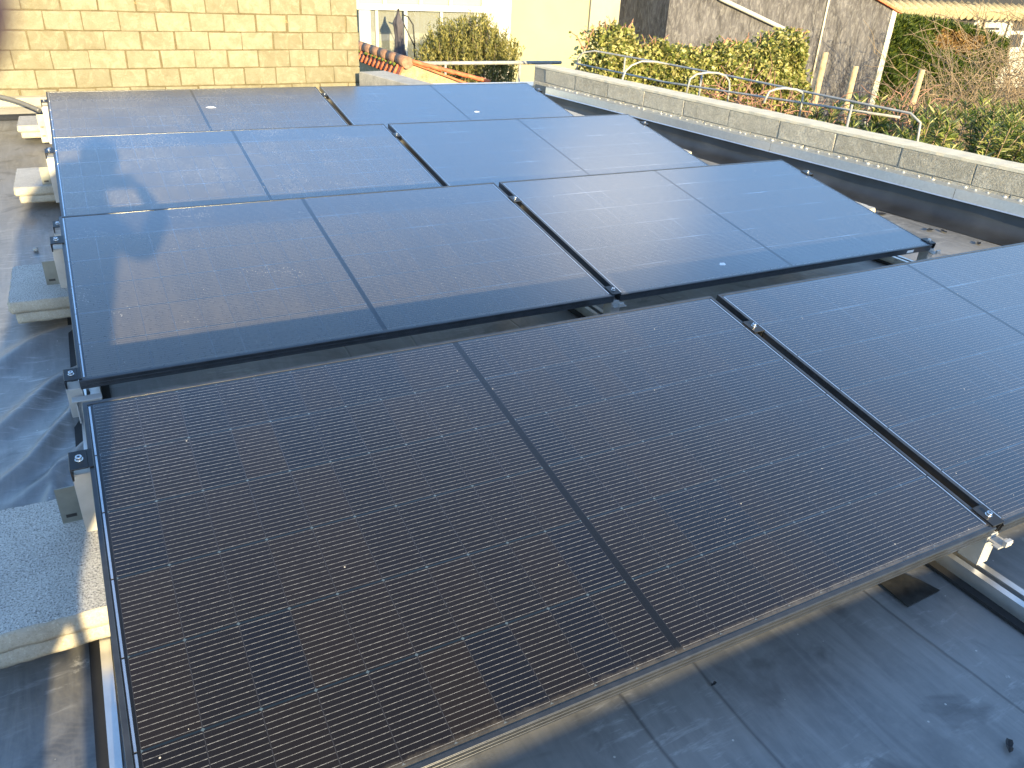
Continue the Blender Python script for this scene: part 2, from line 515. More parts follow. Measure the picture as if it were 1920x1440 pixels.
def mat_galv():
    n = NT('galvanised_steel')
    p = n.pos()
    vo = n.node('ShaderNodeTexVoronoi'); n.put(vo.inputs['Vector'], p); vo.inputs['Scale'].default_value = 60
    c = n.mix(n.sep(vo.outputs['Color'])[0], (0.58, 0.61, 0.64), (0.64, 0.67, 0.70))
    c = n.mix(n.rng(n.noise(p, 5, 4), 0.45, 0.75, 0, 0.4), c, (0.48, 0.50, 0.52))
    n.set(color=c, rough=0.36, metal=0.8)
    return n.mat

M = {}
M['cells'] = mat_cells()
M['frame'] = simple('black_anodised_frame', (0.030, 0.032, 0.035), 0.28, 0.3, 0.3, 30, spec=1.0)
M['alu'] = simple('mill_aluminium', (0.66, 0.66, 0.65), 0.33, 0.85, 0.08, 20)
M['flash'] = simple('beige_flashing', (0.22, 0.21, 0.17), 0.5, 0, 0.12, 12)
M['plate'] = simple('grey_plate', (0.20, 0.21, 0.19), 0.4, 0.5, 0.15, 20)
M['alu_dull'] = simple('dull_aluminium', (0.42, 0.41, 0.39), 0.5, 0.35, 0.1, 20)
M['ribbon'] = simple('tinned_ribbon', (0.62, 0.64, 0.66), 0.22, 0.9, 0.06, 40)
M['black'] = simple('black_clamp', (0.015, 0.016, 0.018), 0.4, 0.2, 0.2, 40)
M['steel'] = simple('stainless_steel', (0.72, 0.72, 0.72), 0.22, 1.0, 0.05, 40)
M['rubber'] = simple('black_rubber', (0.012, 0.012, 0.013), 0.8, 0, 0.3, 20)
M['patch'] = simple('patch_rubber', (0.022, 0.022, 0.021), 0.45, 0, 0.5, 22, 0.2)
M['paper'] = simple('sticker', (0.8, 0.8, 0.8), 0.6, 0, 0.03)
M['roof'] = mat_roof()
M['upstand'] = simple('upstand_membrane', (0.027, 0.030, 0.035), 0.42, 0, 0.4, 4, 0.1, 10)
def mat_blockstone(name, c1, c2, stain, grit, gscale, bump, bdist=0.012):
    n = NT(name)
    o = n.obj()
    r = n.island()
    c = n.mix(r, c1, c2)
    bl = n.noise(o, 8, 5, 0.7, 0.4)
    c = n.mix(n.rng(bl, 0.42, 0.75, 0, 0.65), c, stain)
    pale = n.noise(n.map(o, loc=(3, 1, 2)), 11, 5, 0.75, 0.8)
    c = n.mix(n.rng(pale, 0.48, 0.72, 0, 0.7), c, tuple(min(1, k * 1.3) for k in c2))
    g = n.noise(o, gscale, 4, 0.8)
    c = n.mix(n.rng(g, 0.40, 0.72, 0, grit), c, tuple(k * 0.4 for k in c1))
    n.set(color=c, rough=0.95, spec=0.2)
    h = n.math('ADD', g, n.math('MULTIPLY', n.noise(o, 22, 4, 0.6), 0.6))
    n.bump(h, bump, bdist)
    return n.mat

def block_courses(name, x0, x1, courses, bw, mat, parent, depth=0.05, joint=0.010, seed=1, jit=0.004, vopen=0.3, start=0.0, bev=0.007):
    """courses: list of (z0, z1); one mesh of laid blocks with recessed joints, faces proud of the plane y = 0"""
    r_ = random.Random(seed)
    q = MB()
    for i, (z0, z1) in enumerate(courses):
        x = x0 - bw + start + (bw / 2 if i % 2 else 0)
        while x < x1:
            gp = joint * (2.2 if r_.random() < vopen else 0.7)
            a, b = max(x + gp / 2, x0), min(x + bw - gp / 2, x1)
            if b - a > 0.03:
                j = lambda k=jit: (r_.random() - 0.5) * k
                f = -0.004 + j(0.005)
                q.hexa([(a + j(), f + j(0.003), z0 + joint / 2 + j()), (b + j(), f + j(0.003), z0 + joint / 2 + j()), (b, depth, z0 + joint / 2), (a, depth, z0 + joint / 2),
                        (a + j(), f + j(0.003), z1 - joint / 2 + j()), (b + j(), f + j(0.003), z1 - joint / 2 + j()), (b, depth, z1 - joint / 2), (a, depth, z1 - joint / 2)])
            x += bw
    return q.build(name, mat, parent, bev, 3)

M['galv'] = mat_galv()
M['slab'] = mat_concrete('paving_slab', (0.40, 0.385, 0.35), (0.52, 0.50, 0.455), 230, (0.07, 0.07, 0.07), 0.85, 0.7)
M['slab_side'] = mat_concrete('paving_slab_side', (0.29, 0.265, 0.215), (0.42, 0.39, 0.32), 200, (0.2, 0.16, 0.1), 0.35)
M['coping'] = mat_concrete('cement_coping', (0.50, 0.45, 0.34), (0.62, 0.56, 0.43), 160, (0.3, 0.27, 0.2), 0.3)
M['concrete'] = mat_concrete('weathered_concrete', (0.30, 0.29, 0.26), (0.46, 0.44, 0.39), 60, (0.2, 0.19, 0.17), 0.4)
M['wall_blocks'] = mat_blocks('yellowed_blocks', 0.277, 0.147, (0.255, 0.225, 0.135), (0.31, 0.28, 0.18), (0.20, 0.16, 0.085), 0.007, (0.127, -0.497 + 0.147 * 4, 0), 0.16, 0.8)
M['parapet_blocks'] = mat_blocks('grey_blocks', 0.5, 0.155, (0.27, 0.26, 0.24), (0.40, 0.38, 0.33), (0.24, 0.23, 0.20), 0.003, (0.1, 0.075, 0), 0.65, 0.9, stain=(0.2, 0.19, 0.17))
M['wall_stone'] = mat_blockstone('yellowed_stone', (0.18, 0.165, 0.11), (0.25, 0.232, 0.165), (0.15, 0.125, 0.07), 0.25, 120, 0.7)
M['wall_mortar'] = mat_concrete('yellow_mortar', (0.085, 0.068, 0.036), (0.14, 0.115, 0.065), 90, (0.05, 0.04, 0.02), 0.3)
M['parapet_stone'] = mat_blockstone('grey_stone', (0.46, 0.43, 0.35), (0.62, 0.58, 0.48), (0.36, 0.335, 0.275), 0.6, 95, 1.0, 0.02)
M['parapet_mortar'] = mat_concrete('grey_mortar', (0.22, 0.21, 0.18), (0.30, 0.28, 0.24), 90, (0.1, 0.1, 0.09), 0.4)
M['mortar'] = simple('white_mortar', (0.5, 0.49, 0.46), 0.9, 0, 0.1, 60)
M['cream'] = simple('cream_render', (0.29, 0.282, 0.175), 0.9, 0, 0.05, 1.2, 0.1, 40)
M['cream_pale'] = simple('pale_render', (0.28, 0.27, 0.23), 0.9, 0, 0.08, 2, 0.1, 40)
M['white'] = simple('white_paint', (0.36, 0.36, 0.33), 0.45, 0, 0.05, 5)
M['whitepipe'] = simple('white_pipe', (0.27, 0.27, 0.26), 0.45, 0, 0.25, 14)
M['plastic_grey'] = simple('grey_conduit', (0.10, 0.10, 0.10), 0.4, 0, 0.1, 30)
M['dark'] = simple('dark_room', (0.02, 0.02, 0.02), 0.5, 0, 0.2)
M['cloth'] = simple('dark_parasol_cloth', (0.055, 0.05, 0.06), 0.85, 0, 0.25, 8)
M['terracotta'] = simple('terracotta_tile', (0.46, 0.12, 0.05), 0.8, 0, 0.35, 16, 0.3)
M['mossy_tile'] = simple('weathered_tile', (0.22, 0.125, 0.08), 0.9, 0, 0.4, 22, 0.5)
M['moss'] = simple('moss', (0.10, 0.13, 0.02), 0.95, 0, 0.5, 40, 0.8)
M['wood'] = simple('weathered_wood', (0.36, 0.27, 0.15), 0.85, 0, 0.3, 20, 0.3)
M['twig'] = simple('bare_twig', (0.20, 0.15, 0.095), 0.85, 0, 0.35, 6)
M['vine'] = simple('red_brown_vine', (0.24, 0.13, 0.09), 0.85, 0, 0.35, 6)
M['iron'] = simple('black_iron', (0.02, 0.02, 0.022), 0.5, 0.3, 0.2)

def mat_glass():
    n = NT('window_glass')
    n.set(color=(0.30, 0.31, 0.27), rough=0.05, ior=1.45)
    tr = n.node('ShaderNodeBsdfTransparent')
    mx = n.node('ShaderNodeMixShader'); mx.inputs[0].default_value = 0.35
    n.t.links.new(tr.outputs[0], mx.inputs[1]); n.t.links.new(n.bsdf.outputs[0], mx.inputs[2])
    n.t.links.new(mx.outputs[0], n.out.inputs[0])
    return n.mat
M['glass'] = mat_glass()

def mat_rendered_gable():
    n = NT('rough_grey_render')
    o = n.obj()
    a = n.noise(n.map(o, (1, 1, 0.45)), 2.2, 6, 0.65, 0.7)
    b = n.noise(n.map(o, (1, 1, 0.35)), 14, 5, 0.7, 1.0)
    c = n.mix(n.rng(a, 0.3, 0.7), (0.035, 0.033, 0.035), (0.115, 0.112, 0.122))
    c = n.mix(n.rng(b, 0.45, 0.72, 0, 0.75), c, (0.22, 0.215, 0.215))
    st = n.noise(n.map(o, (2.2, 2.2, 0.35)), 1.4, 4, 0.6)
    c = n.mix(n.rng(st, 0.55, 0.72, 0, 0.6), c, (0.035, 0.033, 0.032))
    n.set(color=c, rough=0.95, spec=0.2)
    n.bump(b, 0.9, 0.06)
    return n.mat
M['gable'] = mat_rendered_gable()

def mat_plaster_wall():
    n = NT('flaking_plaster')
    o = n.obj()
    b = n.noise(o, 9, 6, 0.7, 0.5)
    c = n.mix(n.rng(b, 0.35, 0.65), (0.22, 0.18, 0.10), (0.34, 0.30, 0.20))
    c = n.mix(n.rng(n.noise(o, 30, 4, 0.7), 0.5, 0.7, 0, 0.7), c, (0.14, 0.105, 0.05))
    n.set(color=c, rough=0.95)
    n.bump(b, 0.8, 0.03)
    return n.mat
M['plaster'] = mat_plaster_wall()

def mat_ground():
    n = NT('garden_soil')
    p = n.pos()
    a = n.noise(p, 0.8, 6, 0.7)
    c = n.mix(n.rng(a, 0.35, 0.65), (0.05, 0.06, 0.02), (0.16, 0.13, 0.07))
    n.set(color=c, rough=0.95)
    n.bump(n.noise(p, 12, 5, 0.7), 0.6, 0.05)
    return n.mat
M['ground'] = mat_ground()
M['skin'] = simple('skin', (0.42, 0.16, 0.13), 0.5, 0, 0.08, 20)
M['jacket'] = simple('dark_jacket', (0.03, 0.035, 0.05), 0.85, 0, 0.3, 12)
M['hair'] = simple('brown_hair', (0.05, 0.03, 0.02), 0.7, 0, 0.3, 40)
M['phone'] = simple('phone_case', (0.02, 0.02, 0.022), 0.3)

# ------------------------------------------------------------------ ground and roof
ZR = -0.17
gz = -2.7
g = MB(); g.box(-150, -150, gz - 0.5, 150, 150, gz); tag(g.build('ground', M['ground']), kind='structure')

def right_x(y):                     # inner face of the block parapet on the right
    return 4.42 + (6.87 - y) * 0.1093

def gauss(d, s): return math.exp(-(d / s) ** 2)

FOLDS = [([(-0.03, 1.82), (-0.10, 1.66), (-0.18, 1.47), (-0.30, 1.33)], 0.024, 0.022),
         ([(-0.03, 2.06), (-0.12, 1.95), (-0.20, 1.80), (-0.32, 1.62)], 0.035, 0.022),
         ([(-0.06, 2.42), (-0.20, 2.28), (-0.36, 2.05)], 0.05, 0.020),
         ([(-0.10, 1.47), (-0.135, 1.27), (-0.15, 1.08)], 0.016, 0.012),
         ([(-0.02, 1.56), (-0.09, 1.42), (-0.22, 1.28)], 0.022, 0.014),
         ([(-0.01, 1.9), (-0.05, 1.76), (-0.075, 1.6)], 0.018, 0.016),
         ([(0.15, 1.55), (0.42, 1.62), (0.72, 1.50)], 0.03, 0.03), ([(0.55, 1.72), (0.85, 1.55), (1.05, 1.42)], 0.03, 0.03),
         ([(1.35, 1.7), (1.7, 1.58), (1.82, 1.45)], 0.03, 0.028),
         ([(0.95, 0.32), (1.2, 0.18), (1.42, 0.14)], 0.045, 0.010)]

def seg_d(px, py, a, b):
    ax, ay = a; bx, by = b
    t = max(0, min(1, ((px - ax) * (bx - ax) + (py - ay) * (by - ay)) / ((bx - ax) ** 2 + (by - ay) ** 2)))
    return math.hypot(px - ax - t * (bx - ax), py - ay - t * (by - ay)), t

def roof_z(x, y):
    z = ZR
    for pts, s, h in FOLDS:
        best = 9
        for i, (a, b) in enumerate(zip(pts, pts[1:])):
            d, t = seg_d(x, y, a, b)
            if d < best:
                best = d; u = (i + t) / (len(pts) - 1)
        if best < 4 * s:
            z += 1.45 * h * gauss(best, s) * (0.25 + 0.75 * math.sin(math.pi * min(1, max(0, u * 0.9 + 0.08))))
    if x > -2.4:
        z += 0.0015 * (math.sin(3.1 * x + 1.7 * y) + math.sin(5.3 * y - 2.2 * x + 1))
    return z

xs = np.concatenate([np.linspace(-2.5, -0.7, 14)[:-1], np.linspace(-0.7, 0.15, 72)[:-1], np.linspace(0.15, 1.9, 70)[:-1], np.linspace(1.9, 5.6, 60)])
ys = np.concatenate([np.linspace(-1.15, 0.0, 26)[:-1], np.linspace(0.0, 2.9, 210)[:-1], np.linspace(2.9, 7.3, 60)])
nx, ny = len(xs), len(ys)
V = np.array([(x, y, roof_z(x, y)) for y in ys for x in xs])
idx = np.arange(nx * ny).reshape(ny, nx)
F = np.stack([idx[:-1, :-1], idx[:-1, 1:], idx[1:, 1:], idx[1:, :-1]], -1).reshape(-1)
roof = mesh_np('roof', V, F, 4, M['roof'])
roof.data.polygons.foreach_set('use_smooth', np.ones(len(roof.data.polygons), bool))
tag(roof, kind='structure')
b_ = MB(); b_.box(-2.5, -1.15, gz, 5.05, 7.3, ZR - 0.03)
tag(b_.build('building_base', M['concrete']), kind='structure')

# low front parapet behind the photographer: it keeps the nearest strip of roof in the shade
fp = MB(); fp.box(-2.6, -1.36, gz, 5.6, -1.15, 0.127)
tag(fp.build('front_parapet', M['parapet_blocks']), 'low block parapet along the front edge of the roof behind the camera', 'wall')

# ------------------------------------------------------------------ solar panels
PW, PD, GAP, TILT = 1.909, 1.12, 0.030, 9.585
ROWS = [(0.0, 0.0, 0.0), (-0.0254, 1.6098, -0.001), (-0.0398, 3.2004, -0.0015), (-0.0594, 4.7751, 0.0082)]

def make_panel():
    root = empty('solar_panel')
    f = MB()
    lip, h = 0.0095, 0.031
    f.box(0, 0, -h, PW, lip, 0)                    # front rail
    f.box(0, PD - lip, -h, PW, PD, 0)
    f.box(0, lip, -h, lip, PD - lip, 0)
    f.box(PW - lip, lip, -h, PW, PD - lip, 0)
    # inner return flange below and the grooves of the front profile
    f.box(lip, lip, -h, PW - lip, lip + 0.022, -h + 0.002)
    f.box(lip, PD - lip - 0.022, -h, PW - lip, PD - lip, -h + 0.002)
    f.box(0.0, -0.0012, -h, PW, 0, -h + 0.006)
    f.box(0.0, -0.0010, -0.019, PW, 0, -0.014)
    f.box(0.0, -0.0014, -0.006, PW, 0, -0.001)
    f.build('frame', M['frame'], root, 0.0007, 1)
    gl = MB(); gl.box(lip, lip, -0.0065, PW - lip, PD - lip, -0.0016)
    glass = gl.build('cell_sheet', M['cells'], root)
    for xa in (0.0125, PW - 0.0165):
        rb = MB()
        for k in range(6):
            y0 = 0.0165 + k * (PD - 0.033) / 6
            rb.box(xa, y0 + 0.002, -0.0016, xa + 0.004, y0 + (PD - 0.033) / 6 - 0.002, -0.0009)
        rb.build('edge_ribbon', M['ribbon'], root)
    for xx in (0.25, PW / 2, PW - 0.25):
        jb = MB(); jb.box(xx - 0.04, PD * 0.5, -0.022, xx + 0.04, PD * 0.5 + 0.05, -0.0068)
        jb.build('junction_box', M['black'], root, 0.002)
    return root, glass

proto, _g = make_panel()
PLABEL = [('nearest left solar panel, filling the foreground, corner by the big slab', 'nearest right solar panel, cut off by the right picture edge'),
          ('left solar panel of the second row, dark shade strip along its lower edge', 'right solar panel of the second row, white sticker on its front frame'),
          ('left solar panel of the third row, tinted by painted sun glow, with the head shadow on it', 'right solar panel of the third row, a grey cloud reflected across its middle bar'),
          ('left solar panel of the farthest row in front of the yellow block wall', 'right solar panel of the farthest row below the olive bush')]
BACKSCATTER = [((0.05, 0.0), (0.05, 0.0)), ((1.15, 0.45), (0.22, 0.0)), ((1.7, 1.0), (0.16, 0.0)), ((1.5, 1.1), (0.10, 0.1))]  # per panel: sun backscatter and glints put into the cell colour
PANELS = []
for r, (ox, oy, oz) in enumerate(ROWS):
    for c in range(2):
        o = proto if (r == 0 and c == 0) else copy_tree(proto)
        o.location = (ox + c * (PW + GAP), oy, oz)
        o.rotation_euler = (R(TILT), 0, 0)
        tag(o, PLABEL[r][c], 'solar panel', 'black solar panels on the flat roof')
        for ch in o.children:
            if ch.name.startswith('cell_sheet'):
                ch.color = (*BACKSCATTER[r][c], (r * 2 + c) / 8 + 0.05, 1)
        PANELS.append(o)
st = MB(); st.box(1.725, -0.0022, -0.024, 1.775, -0.0016, -0.010)
st.build('sticker', M['paper'], PANELS[3])
# small bird splashes
def splash(par, u, v, r, sx=1.6):
    s = MB(); pts = []
    for k in range(14):
        a = 2 * math.pi * k / 14; rr = r * (0.7 + 0.6 * rnd.random())
        pts.append((u + sx * rr * math.cos(a), v + rr * math.sin(a), -0.0015))
    s.prism(pts, (0, 0, 0.0005)); s.build('bird_splash', M['paper'], par)
splash(PANELS[6], 1.03, 0.71, 0.018, 1.9); splash(PANELS[7], 3.03 - PW - GAP, 0.43, 0.013); splash(PANELS[3], 0.62, 0.11, 0.012)


# ------------------------------------------------------------------ mounting rails with brackets and clamps
def panel_pt(r, u, v, dz=0.0):
    ox, oy, oz = ROWS[r]; t = R(TILT)
    return Vector((ox + u, oy + v * math.cos(t) - dz * math.sin(t), oz + v * math.sin(t) + dz * math.cos(t)))

def mount_line(x, y0, y1, label, kind):
    root = empty('mounting_rail', (x, y0, ZR))
    L = y1 - y0
    m_ = MB()          # channel rail lying on a rubber strip
    m_.box(-0.030, 0, 0.012, 0.030, L, 0.016)
    m_.box(-0.030, 0, 0.016, -0.026, L, 0.048); m_.box(0.026, 0, 0.016, 0.030, L, 0.048)
    m_.box(-0.026, 0, 0.044, -0.010, L, 0.048); m_.box(0.010, 0, 0.044, 0.026, L, 0.048)
    m_.build('rail', M['alu'], root)
    q = MB(); q.box(-0.055, 0.0, 0.003, 0.055, L, 0.0115); q.build('rubber_strip', M['rubber'], root)
    for r in range(4):
        for v, rear in ((0.036, False), (0.915, True)):
            u = {'l': -0.018, 'm': PW + GAP / 2, 'r': 2 * PW + GAP + 0.018}[kind]
            p = panel_pt(r, u, v); lp = p - Vector((x, y0, ZR))
            px, py, pz = lp
            b = MB()
            top = pz - 0.032
            if rear:
                b.box(px - 0.021, py - 0.004, 0.0485, px + 0.021, py - 0.001, top)
                b.box(px - 0.021, py + 0.043, 0.0485, px + 0.021, py + 0.046, top)
                b.box(px - 0.021, py - 0.001, top - 0.003, px + 0.021, py + 0.043, top)
                b.box(px - 0.021, py - 0.001, 0.0485, px - 0.018, py + 0.043, top - 0.004)
                b.box(px - 0.021, py - 0.001, top - 0.03, px + 0.021, py + 0.043, top - 0.027)
                b.build('rear_bracket', M['alu_dull'], root, 0.0006, 1)
                s = MB()       # slotted wind plate beside it
                dx = -0.045 if kind != 'r' else 0.045
                s.hexa([(px + dx - 0.022, py + 0.05, 0.05), (px + dx + 0.03, py + 0.05, 0.05), (px + dx + 0.03, py + 0.053, 0.05), (px + dx - 0.022, py + 0.053, 0.05),
                        (px + dx - 0.022, py + 0.05, top - 0.06), (px + dx + 0.03, py + 0.05, top - 0.06), (px + dx + 0.03, py + 0.053, top - 0.06), (px + dx - 0.022, py + 0.053, top - 0.06)])
                if kind == 'l':
                    s.build('wind_plate', M['plate'], root)
                    for hz in (0.09, 0.15):
                        sl_ = MB(); sl_.box(px + dx - 0.012, py + 0.0488, hz, px + dx + 0.010, py + 0.0496, hz + 0.008)
                        sl_.build('slot', M['dark'], root)
                else:
                    s.bm.free()
            else:
                b.box(px - 0.021, py - 0.030, 0.0485, px + 0.021, py - 0.027, top)
                b.box(px - 0.021, py + 0.020, 0.0485, px + 0.021, py + 0.023, top)
                b.box(px - 0.021, py - 0.027, top - 0.003, px + 0.021, py + 0.020, top)
                b.box(px - 0.021, py - 0.027, 0.0485, px - 0.018, py + 0.020, top - 0.004)
                # profile stub standing out in front of the panel
                cxs = 0.030
                if kind != 'l':
                    b.box(px - 0.030, py - 0.064, top - 0.016, px + 0.030, py - 0.046, top - 0.012)
                    b.box(px - 0.012, py - 0.070, top - 0.012, px + 0.012, py - 0.060, top + 0.004)
                    b.box(px - 0.020, py - 0.046, top - 0.016, px + 0.020, py - 0.031, top - 0.012)
                if kind == 'l': b.box(px + cxs - 0.040, py - 0.078, top - 0.022, px + cxs + 0.040, py - 0.046, top - 0.018)
                if kind == 'l': b.box(px + cxs - 0.032, py - 0.074, 0.0485, px + cxs - 0.028, py - 0.048, top - 0.022)
                if kind == 'l': b.box(px + cxs + 0.028, py - 0.074, 0.0485, px + cxs + 0.032, py - 0.048, top - 0.022)
                if kind == 'l': b.box(px + cxs - 0.028, py - 0.050, 0.0485, px + cxs + 0.028, py - 0.047, top - 0.022)
                b.build('front_bracket', M['alu_dull'], root, 0.0006, 1)
            c = MB()
            t = R(TILT)
            cw = 0.0125 if kind == 'm' else 0.016
            if kind == 'm':
                c.box(-0.022, -0.032, 0.0006, 0.022, 0.032, 0.004)
                c.box(-0.0125, -0.032, -0.029, -0.0100, 0.032, 0.0006); c.box(0.0100, -0.032, -0.029, 0.0125, 0.032, 0.0006)
            else:
                sgn = 1 if kind == 'l' else -1
                c.box(min(sgn * 0.016, sgn * 0.027), -0.030, 0.0006, max(sgn * 0.016, sgn * 0.027), 0.030, 0.004)
                c.box(-0.020, -0.030, 0.0, 0.016, 0.030, 0.004)
                c.box(-0.020 if sgn > 0 else 0.016, -0.030, -0.030, -0.016 if sgn > 0 else 0.020, 0.030, 0.0)
            co = c.build('clamp', M['black'], root, 0.0008, 1)
            co.location = lp; co.rotation_euler = (t, 0, 0)
            bo = MB()
            bo.cyl((0, 0, 0.0042), 0.0085, 0.0012, 20); bo.cyl((0, 0, 0.0055), 0.0066, 0.007, 20)
            bb = bo.build('bolt', M['steel'], co, 0.0006, 2)
            sk = MB(); sk.cyl((0, 0, 0.0120), 0.0032, 0.0006, 6); sk.build('socket', M['dark'], bb)
    return tag(root, label, 'mounting rail', 'aluminium mounting rails under the panels')

mount_line(-0.012, 0.16, 5.9, 'aluminium rail and black end clamps along the left edge of the panels', 'l')
mount_line(1.90, -0.55, 5.9, 'aluminium rail under the middle gap, its bare end showing at right foreground', 'm')
mount_line(3.83, -0.4, 5.9, 'aluminium rail and clamps along the right ends of the panels, facing the zinc flashing', 'r')

# ------------------------------------------------------------------ ballast slabs
def slab(name, x0, y0, x1, y1, z0, z1, label, seed, rz=0.0):
    s = random.Random(seed)
    bm = bmesh.new()
    cx, cy = (x0 + x1) / 2, (y0 + y1) / 2
    hx, hy, h = (x1 - x0) / 2, (y1 - y0) / 2, z1 - z0
    bmesh.ops.create_grid(bm, x_segments=2, y_segments=2, size=1)
    bm.clear()
    # rounded-corner outline
    prof = []
    rc = 0.018
    for (sx, sy, a0) in ((1, 1, 0), (-1, 1, 90), (-1, -1, 180), (1, -1, 270)):
        for k in range(4):
            a = R(a0 + 30 * k)
            prof.append((sx * (hx - rc) + rc * math.cos(a), sy * (hy - rc) + rc * math.sin(a)))
    dense = []
    for i in range(len(prof)):
        a, b = prof[i], prof[(i + 1) % len(prof)]
        nseg = max(1, int(math.dist(a, b) / 0.02))
        for k in range(nseg):
            dense.append((a[0] + (b[0] - a[0]) * k / nseg, a[1] + (b[1] - a[1]) * k / nseg))
    lv = [(0.0, 0.0), (0.25, 0.003), (0.5, 0.002), (0.82, 0.0), (1.0, -0.004)]
    rings = []
    for (t, off) in lv:
        ring = []
        for (a, b) in dense:
            L = math.hypot(a, b); jx = (s.random() - 0.5) * 0.005 + off - (0.006 * s.random() if s.random() < 0.06 else 0)
            ring.append(bm.verts.new((a + a / L * jx, b + b / L * jx, t * h + (s.random() - 0.5) * (0.002 if 0 < t < 1 else 0.0012))))
        rings.append(ring)
    n_ = len(dense)
    for A, B in zip(rings, rings[1:]):
        for k in range(n_):
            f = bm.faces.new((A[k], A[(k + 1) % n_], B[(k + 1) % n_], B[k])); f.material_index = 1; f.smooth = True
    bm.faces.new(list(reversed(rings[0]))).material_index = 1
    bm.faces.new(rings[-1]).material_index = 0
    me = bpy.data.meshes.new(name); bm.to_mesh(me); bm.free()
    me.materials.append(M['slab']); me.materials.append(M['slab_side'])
    o = bpy.data.objects.new(name, me); COL.objects.link(o)
    o.location = (cx, cy, z0); o.rotation_euler = (0, 0, R(rz))
    return tag(o, label, 'concrete slab', 'concrete ballast slabs')

SN = [('big pale slab in the left foreground, topmost of its pair', 'slab in the left foreground, under the big pale one'),
      ('upper slab of the grey pair beside the second panel row', 'lower slab of the grey pair beside the second panel row'),
      ('upper slab of the round-edged pair beside the third panel row', 'lower slab of the round-edged pair beside the third panel row'),
      ('upper beige slab beside the farthest row near the block wall', 'lower beige slab beside the farthest row near the block wall')]
SY = [(0.63, 1.065), (2.41, 2.83), (4.12, 4.58), (5.90, 6.30)]
SX = [-0.30, -0.238, -0.262, -0.285]
for r in range(4):
    y0, y1 = SY[r]; x0 = SX[r]
    slab('paving_slab', x0 + 0.012, y0 + 0.006, x0 + 0.5, y1 + 0.004, ZR + 0.0505, ZR + 0.0505 + 0.0395, SN[r][1], 20 + r, 0.8)
    slab('paving_slab', x0, y0, x0 + 0.49, y1, ZR + 0.0915, ZR + 0.0915 + 0.044, SN[r][0], 10 + r, -0.6)
for r, (xr, yn, lb) in enumerate(((4.38, 2.39, 'pale slab at the right end of the second row, by the black upstand'),
                                  (4.29, 4.06, 'pale slab at the right end of the third row, by the black upstand'),
                                  (4.31, 5.62, 'pale slab at the right end of the farthest row, near the roof corner'))):
    slab('paving_slab', xr - 0.5, yn, xr, yn + 0.43, ZR + 0.0505, ZR + 0.098, lb, 40 + r)

# ------------------------------------------------------------------ right block parapet with zinc flashing
def along(y, off, z):               # point beside the parapet face; off > 0 goes outward (right)
    n_ = Vector((0.994, 0.1087, 0))
    return Vector((right_x(y), y, z)) + n_ * off
WT = 0.23
ya, yb = -1.6, 6.87
rp = empty('block_parapet', along(yb, 0, 0))
rp.rotation_euler = (0, 0, math.atan2(yb - ya, right_x(yb) - right_x(ya)) - math.pi)   # local +x runs from far end towards the camera
LEN = math.hypot(yb - ya, right_x(yb) - right_x(ya))
w_ = MB(); w_.box(0, 0.003, gz, LEN, 0.2, WT - 0.023)
wall_r = w_.build('mortar_core', M['parapet_mortar'], rp)
block_courses('block_wall', 0.0, LEN, [(-0.08, 0.078), (0.078, WT - 0.0225)], 0.5, M['parapet_stone'], rp, 0.05, 0.006, 9, 0.006, 0.45, 0.45, 0.004)
# recessed joints of the big blocks, as real dark grooves' mortar ribs
cp = bmesh.new()
nseg = 150
prev = None
for i in range(nseg + 1):
    xx = LEN * i / nseg
    jj = lambda: (rnd.random() - 0.5) * 0.004
    ring = [cp.verts.new((xx, -0.004 + jj(), WT - 0.0225)), cp.verts.new((xx, -0.003 + jj(), WT - 0.004 + jj())), cp.verts.new((xx, 0.012, WT + jj() * 0.6)),
            cp.verts.new((xx, 0.19, WT + jj() * 0.6)), cp.verts.new((xx, 0.205, WT - 0.004)), cp.verts.new((xx, 0.206, WT - 0.0225))]
    if prev:
        for k in range(5): cp.faces.new((prev[k], prev[k + 1], ring[k + 1], ring[k]))
        cp.faces.new((prev[5], prev[0], ring[0], ring[5]))
    else:
        cp.faces.new(ring)
    prev = ring
cp.faces.new(list(reversed(prev)))
bmesh.ops.recalc_face_normals(cp, faces=cp.faces)
me = bpy.data.meshes.new('coping'); cp.to_mesh(me); cp.free(); me.materials.append(M['coping'])
o = bpy.data.objects.new('coping', me); COL.objects.link(o); o.parent = rp
# zinc flashing: ledge, face and drip edge, in lengths of 1.4 m
x0 = 0.30
k = 0
while x0 < LEN:
    x1 = min(LEN, x0 + 1.45)
    fl = MB()
    fl.prism([(x0, -0.0015, 0.062), (x0, -0.058, 0.050), (x0, -0.060, -0.010), (x0, -0.066, -0.016), (x0, -0.064, -0.018), (x0, -0.057, -0.011), (x0, -0.055, 0.047), (x0, -0.0015, 0.059)], (x1 - x0 - 0.003, 0, 0))
    fl.build('zinc_flashing', M['galv'], rp)
    x0 = x1; k += 1
# blobs of mortar sealing it
mbm = bmesh.new()
xx = 0.3
while xx < LEN - 0.05:
    bmesh.ops.create_icosphere(mbm, subdivisions=1, radius=0.005 + 0.005 * rnd.random(),
                               matrix=Matrix.Translation((xx, -0.010 - 0.012 * rnd.random(), 0.062)) @ Matrix.Diagonal((1.5, 1.0, 0.7, 1)))
    xx += 0.05 + 0.07 * rnd.random()
me = bpy.data.meshes.new('mortar_blobs'); mbm.to_mesh(me); mbm.free(); me.materials.append(M['mortar'])
o = bpy.data.objects.new('mortar_blobs', me); COL.objects.link(o); o.parent = rp; o['kind'] = 'stuff'
